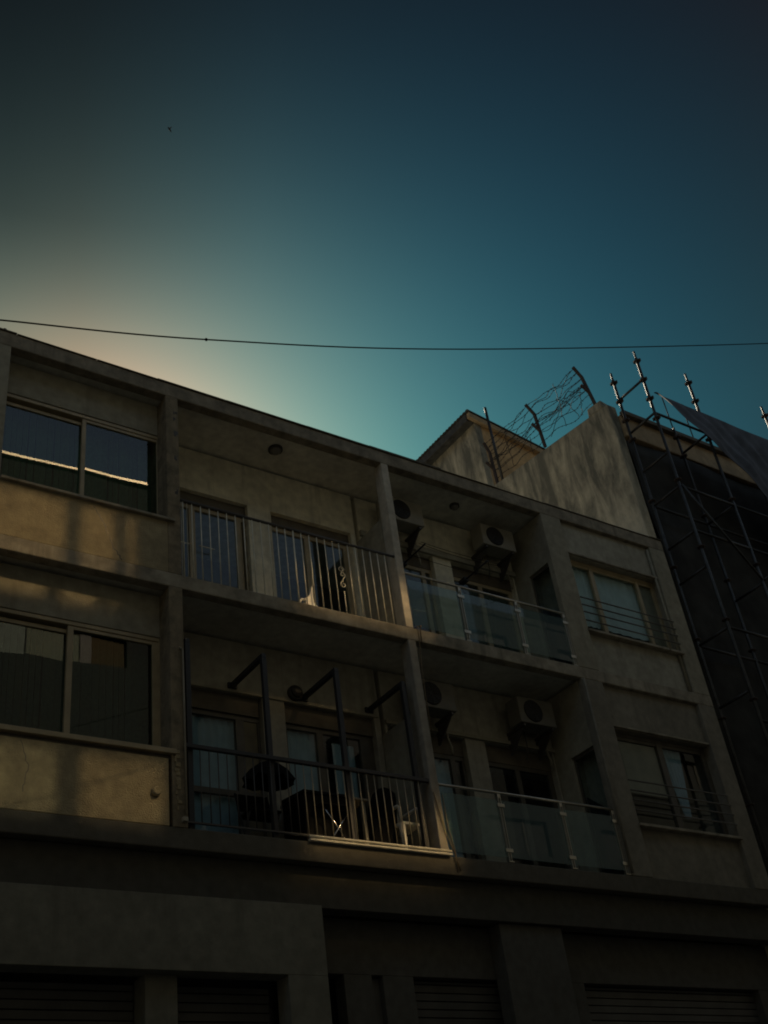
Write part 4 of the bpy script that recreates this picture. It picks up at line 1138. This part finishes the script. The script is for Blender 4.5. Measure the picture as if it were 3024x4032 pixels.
for z0, z1 in zip(cuts[:-1], cuts[1:]):
    facade(-70, 75, z0, z1, 'facade_wall', 'opp' if z0 > 8 else 'opp_low')  # length run far past both ends to shut out low sky light
facade(-70, X_STEP, 14.85, OT - 0.07, 'facade_wall', 'opp')
facade(X_STEP, 75, 14.85, OT2 - 0.2, 'facade_wall', 'opp')
opp(box(32.0, 75, -W - 8.8, -W - 0.02, OT2, 27.0), 'added_sky_block', 'opp')  # unseen tall block added to keep sky light off the right bay
opp(box(-70, X_STEP + 0.05, -W - 0.4, -W + 0.10, OT - 0.07, OT), 'coping', 'opp_top')
opp(box(X_STEP + 0.05, 75, -W - 0.4, -W + 0.05, OT2 - 0.2, OT2), 'coping', 'opp')
opp(box(X_STEP - 0.2, X_STEP, -W - 9, -W - 0.4, OT2 - 0.3, OT - 0.1), 'side_wall', 'opp')
opp(box(-70, X_STEP - 0.2, -W - 9, -W - 0.4, OT - 0.7, OT - 0.4), 'roof', 'slab')
opp(box(X_STEP - 0.2, 75, -W - 9, -W - 0.4, OT2 - 0.7, OT2 - 0.4), 'roof', 'slab')
opp(box(-70, 75, -W - 9.3, -W - 9, GZ, OT2 - 0.5), 'rear_wall', 'opp_low')
opp(box(-70.3, -70, -W - 9.3, -W, GZ, OT - 0.2), 'end_wall', 'opp_low'); opp(box(75, 75.3, -W - 9.3, -W, GZ, OT2 - 0.2), 'end_wall', 'opp_low')
for (a, b, sp, c, d, mt) in wins:
    fm = MB().box(a, a + 0.02, YP, YP + 0.05, c, d).box(b - 0.02, b, YP, YP + 0.05, c, d)
    for q0, q1 in zip(sp[0::2], sp[1::2]): fm.box(q0, q1, YP, YP + 0.03, c, d)
    f = opp(fm, 'window', 'alu_dark')
    if mt == 'mirror_low':
        MB().box(a, sp[0], YP - 0.03, YP, c, d).build('pane', M['mirror_low'], f)
        MB().box(sp[0], b, YP - 0.03, YP, c, d).build('pane', M['mirror_smoke'], f)
        MB().box(a - 1.25, a - 0.05, -W + 0.002, -W + 0.012, c - 0.05, d + 0.12).build('blind', M['pane_pale'], f)
    else:
        MB().box(a, b, YP - 0.03, YP, c, d).build('pane', M[mt], f)

# bird, high over the street
BS = 0.5
bc = Vector((0, -10, 0)) + Vector((10.99, 22.38, 34.84)) * BS
def bp(a, b, c=0.0): return bc + (right * a + up * b + fwd * c) * BS
bd = MB().path([bp(-0.07, 0.085), bp(-0.05, 0.06), bp(-0.015, 0.01), bp(0.03, -0.06), bp(0.055, -0.10)], [0.004, 0.011, 0.014, 0.011, 0.004], 8)
bird = bd.build('bird', M['bird'])
tag(bird, 'tiny dark bird flying high in the open sky', 'bird')
def wing(pts):
    w = MB(); n = len(pts)
    for p in pts: w.v.append(tuple(p))
    for p in pts: w.v.append(tuple(Vector(p) + fwd * 0.008))
    w.face(list(range(n))); w.face([n + k for k in range(n)][::-1])
    for k in range(n): w.face([k, (k + 1) % n, n + (k + 1) % n, n + k])
    return w.build('wing', M['bird'], bird)
wing([bp(-0.02, 0.035), bp(0.03, 0.06, -0.05), bp(0.10, 0.05, -0.12), bp(0.05, 0.03, -0.06), bp(0.0, -0.01)])
wing([bp(-0.03, 0.04), bp(-0.05, 0.05, 0.06), bp(-0.06, 0.02, 0.15), bp(-0.03, 0.0, 0.07), bp(-0.02, -0.01)])
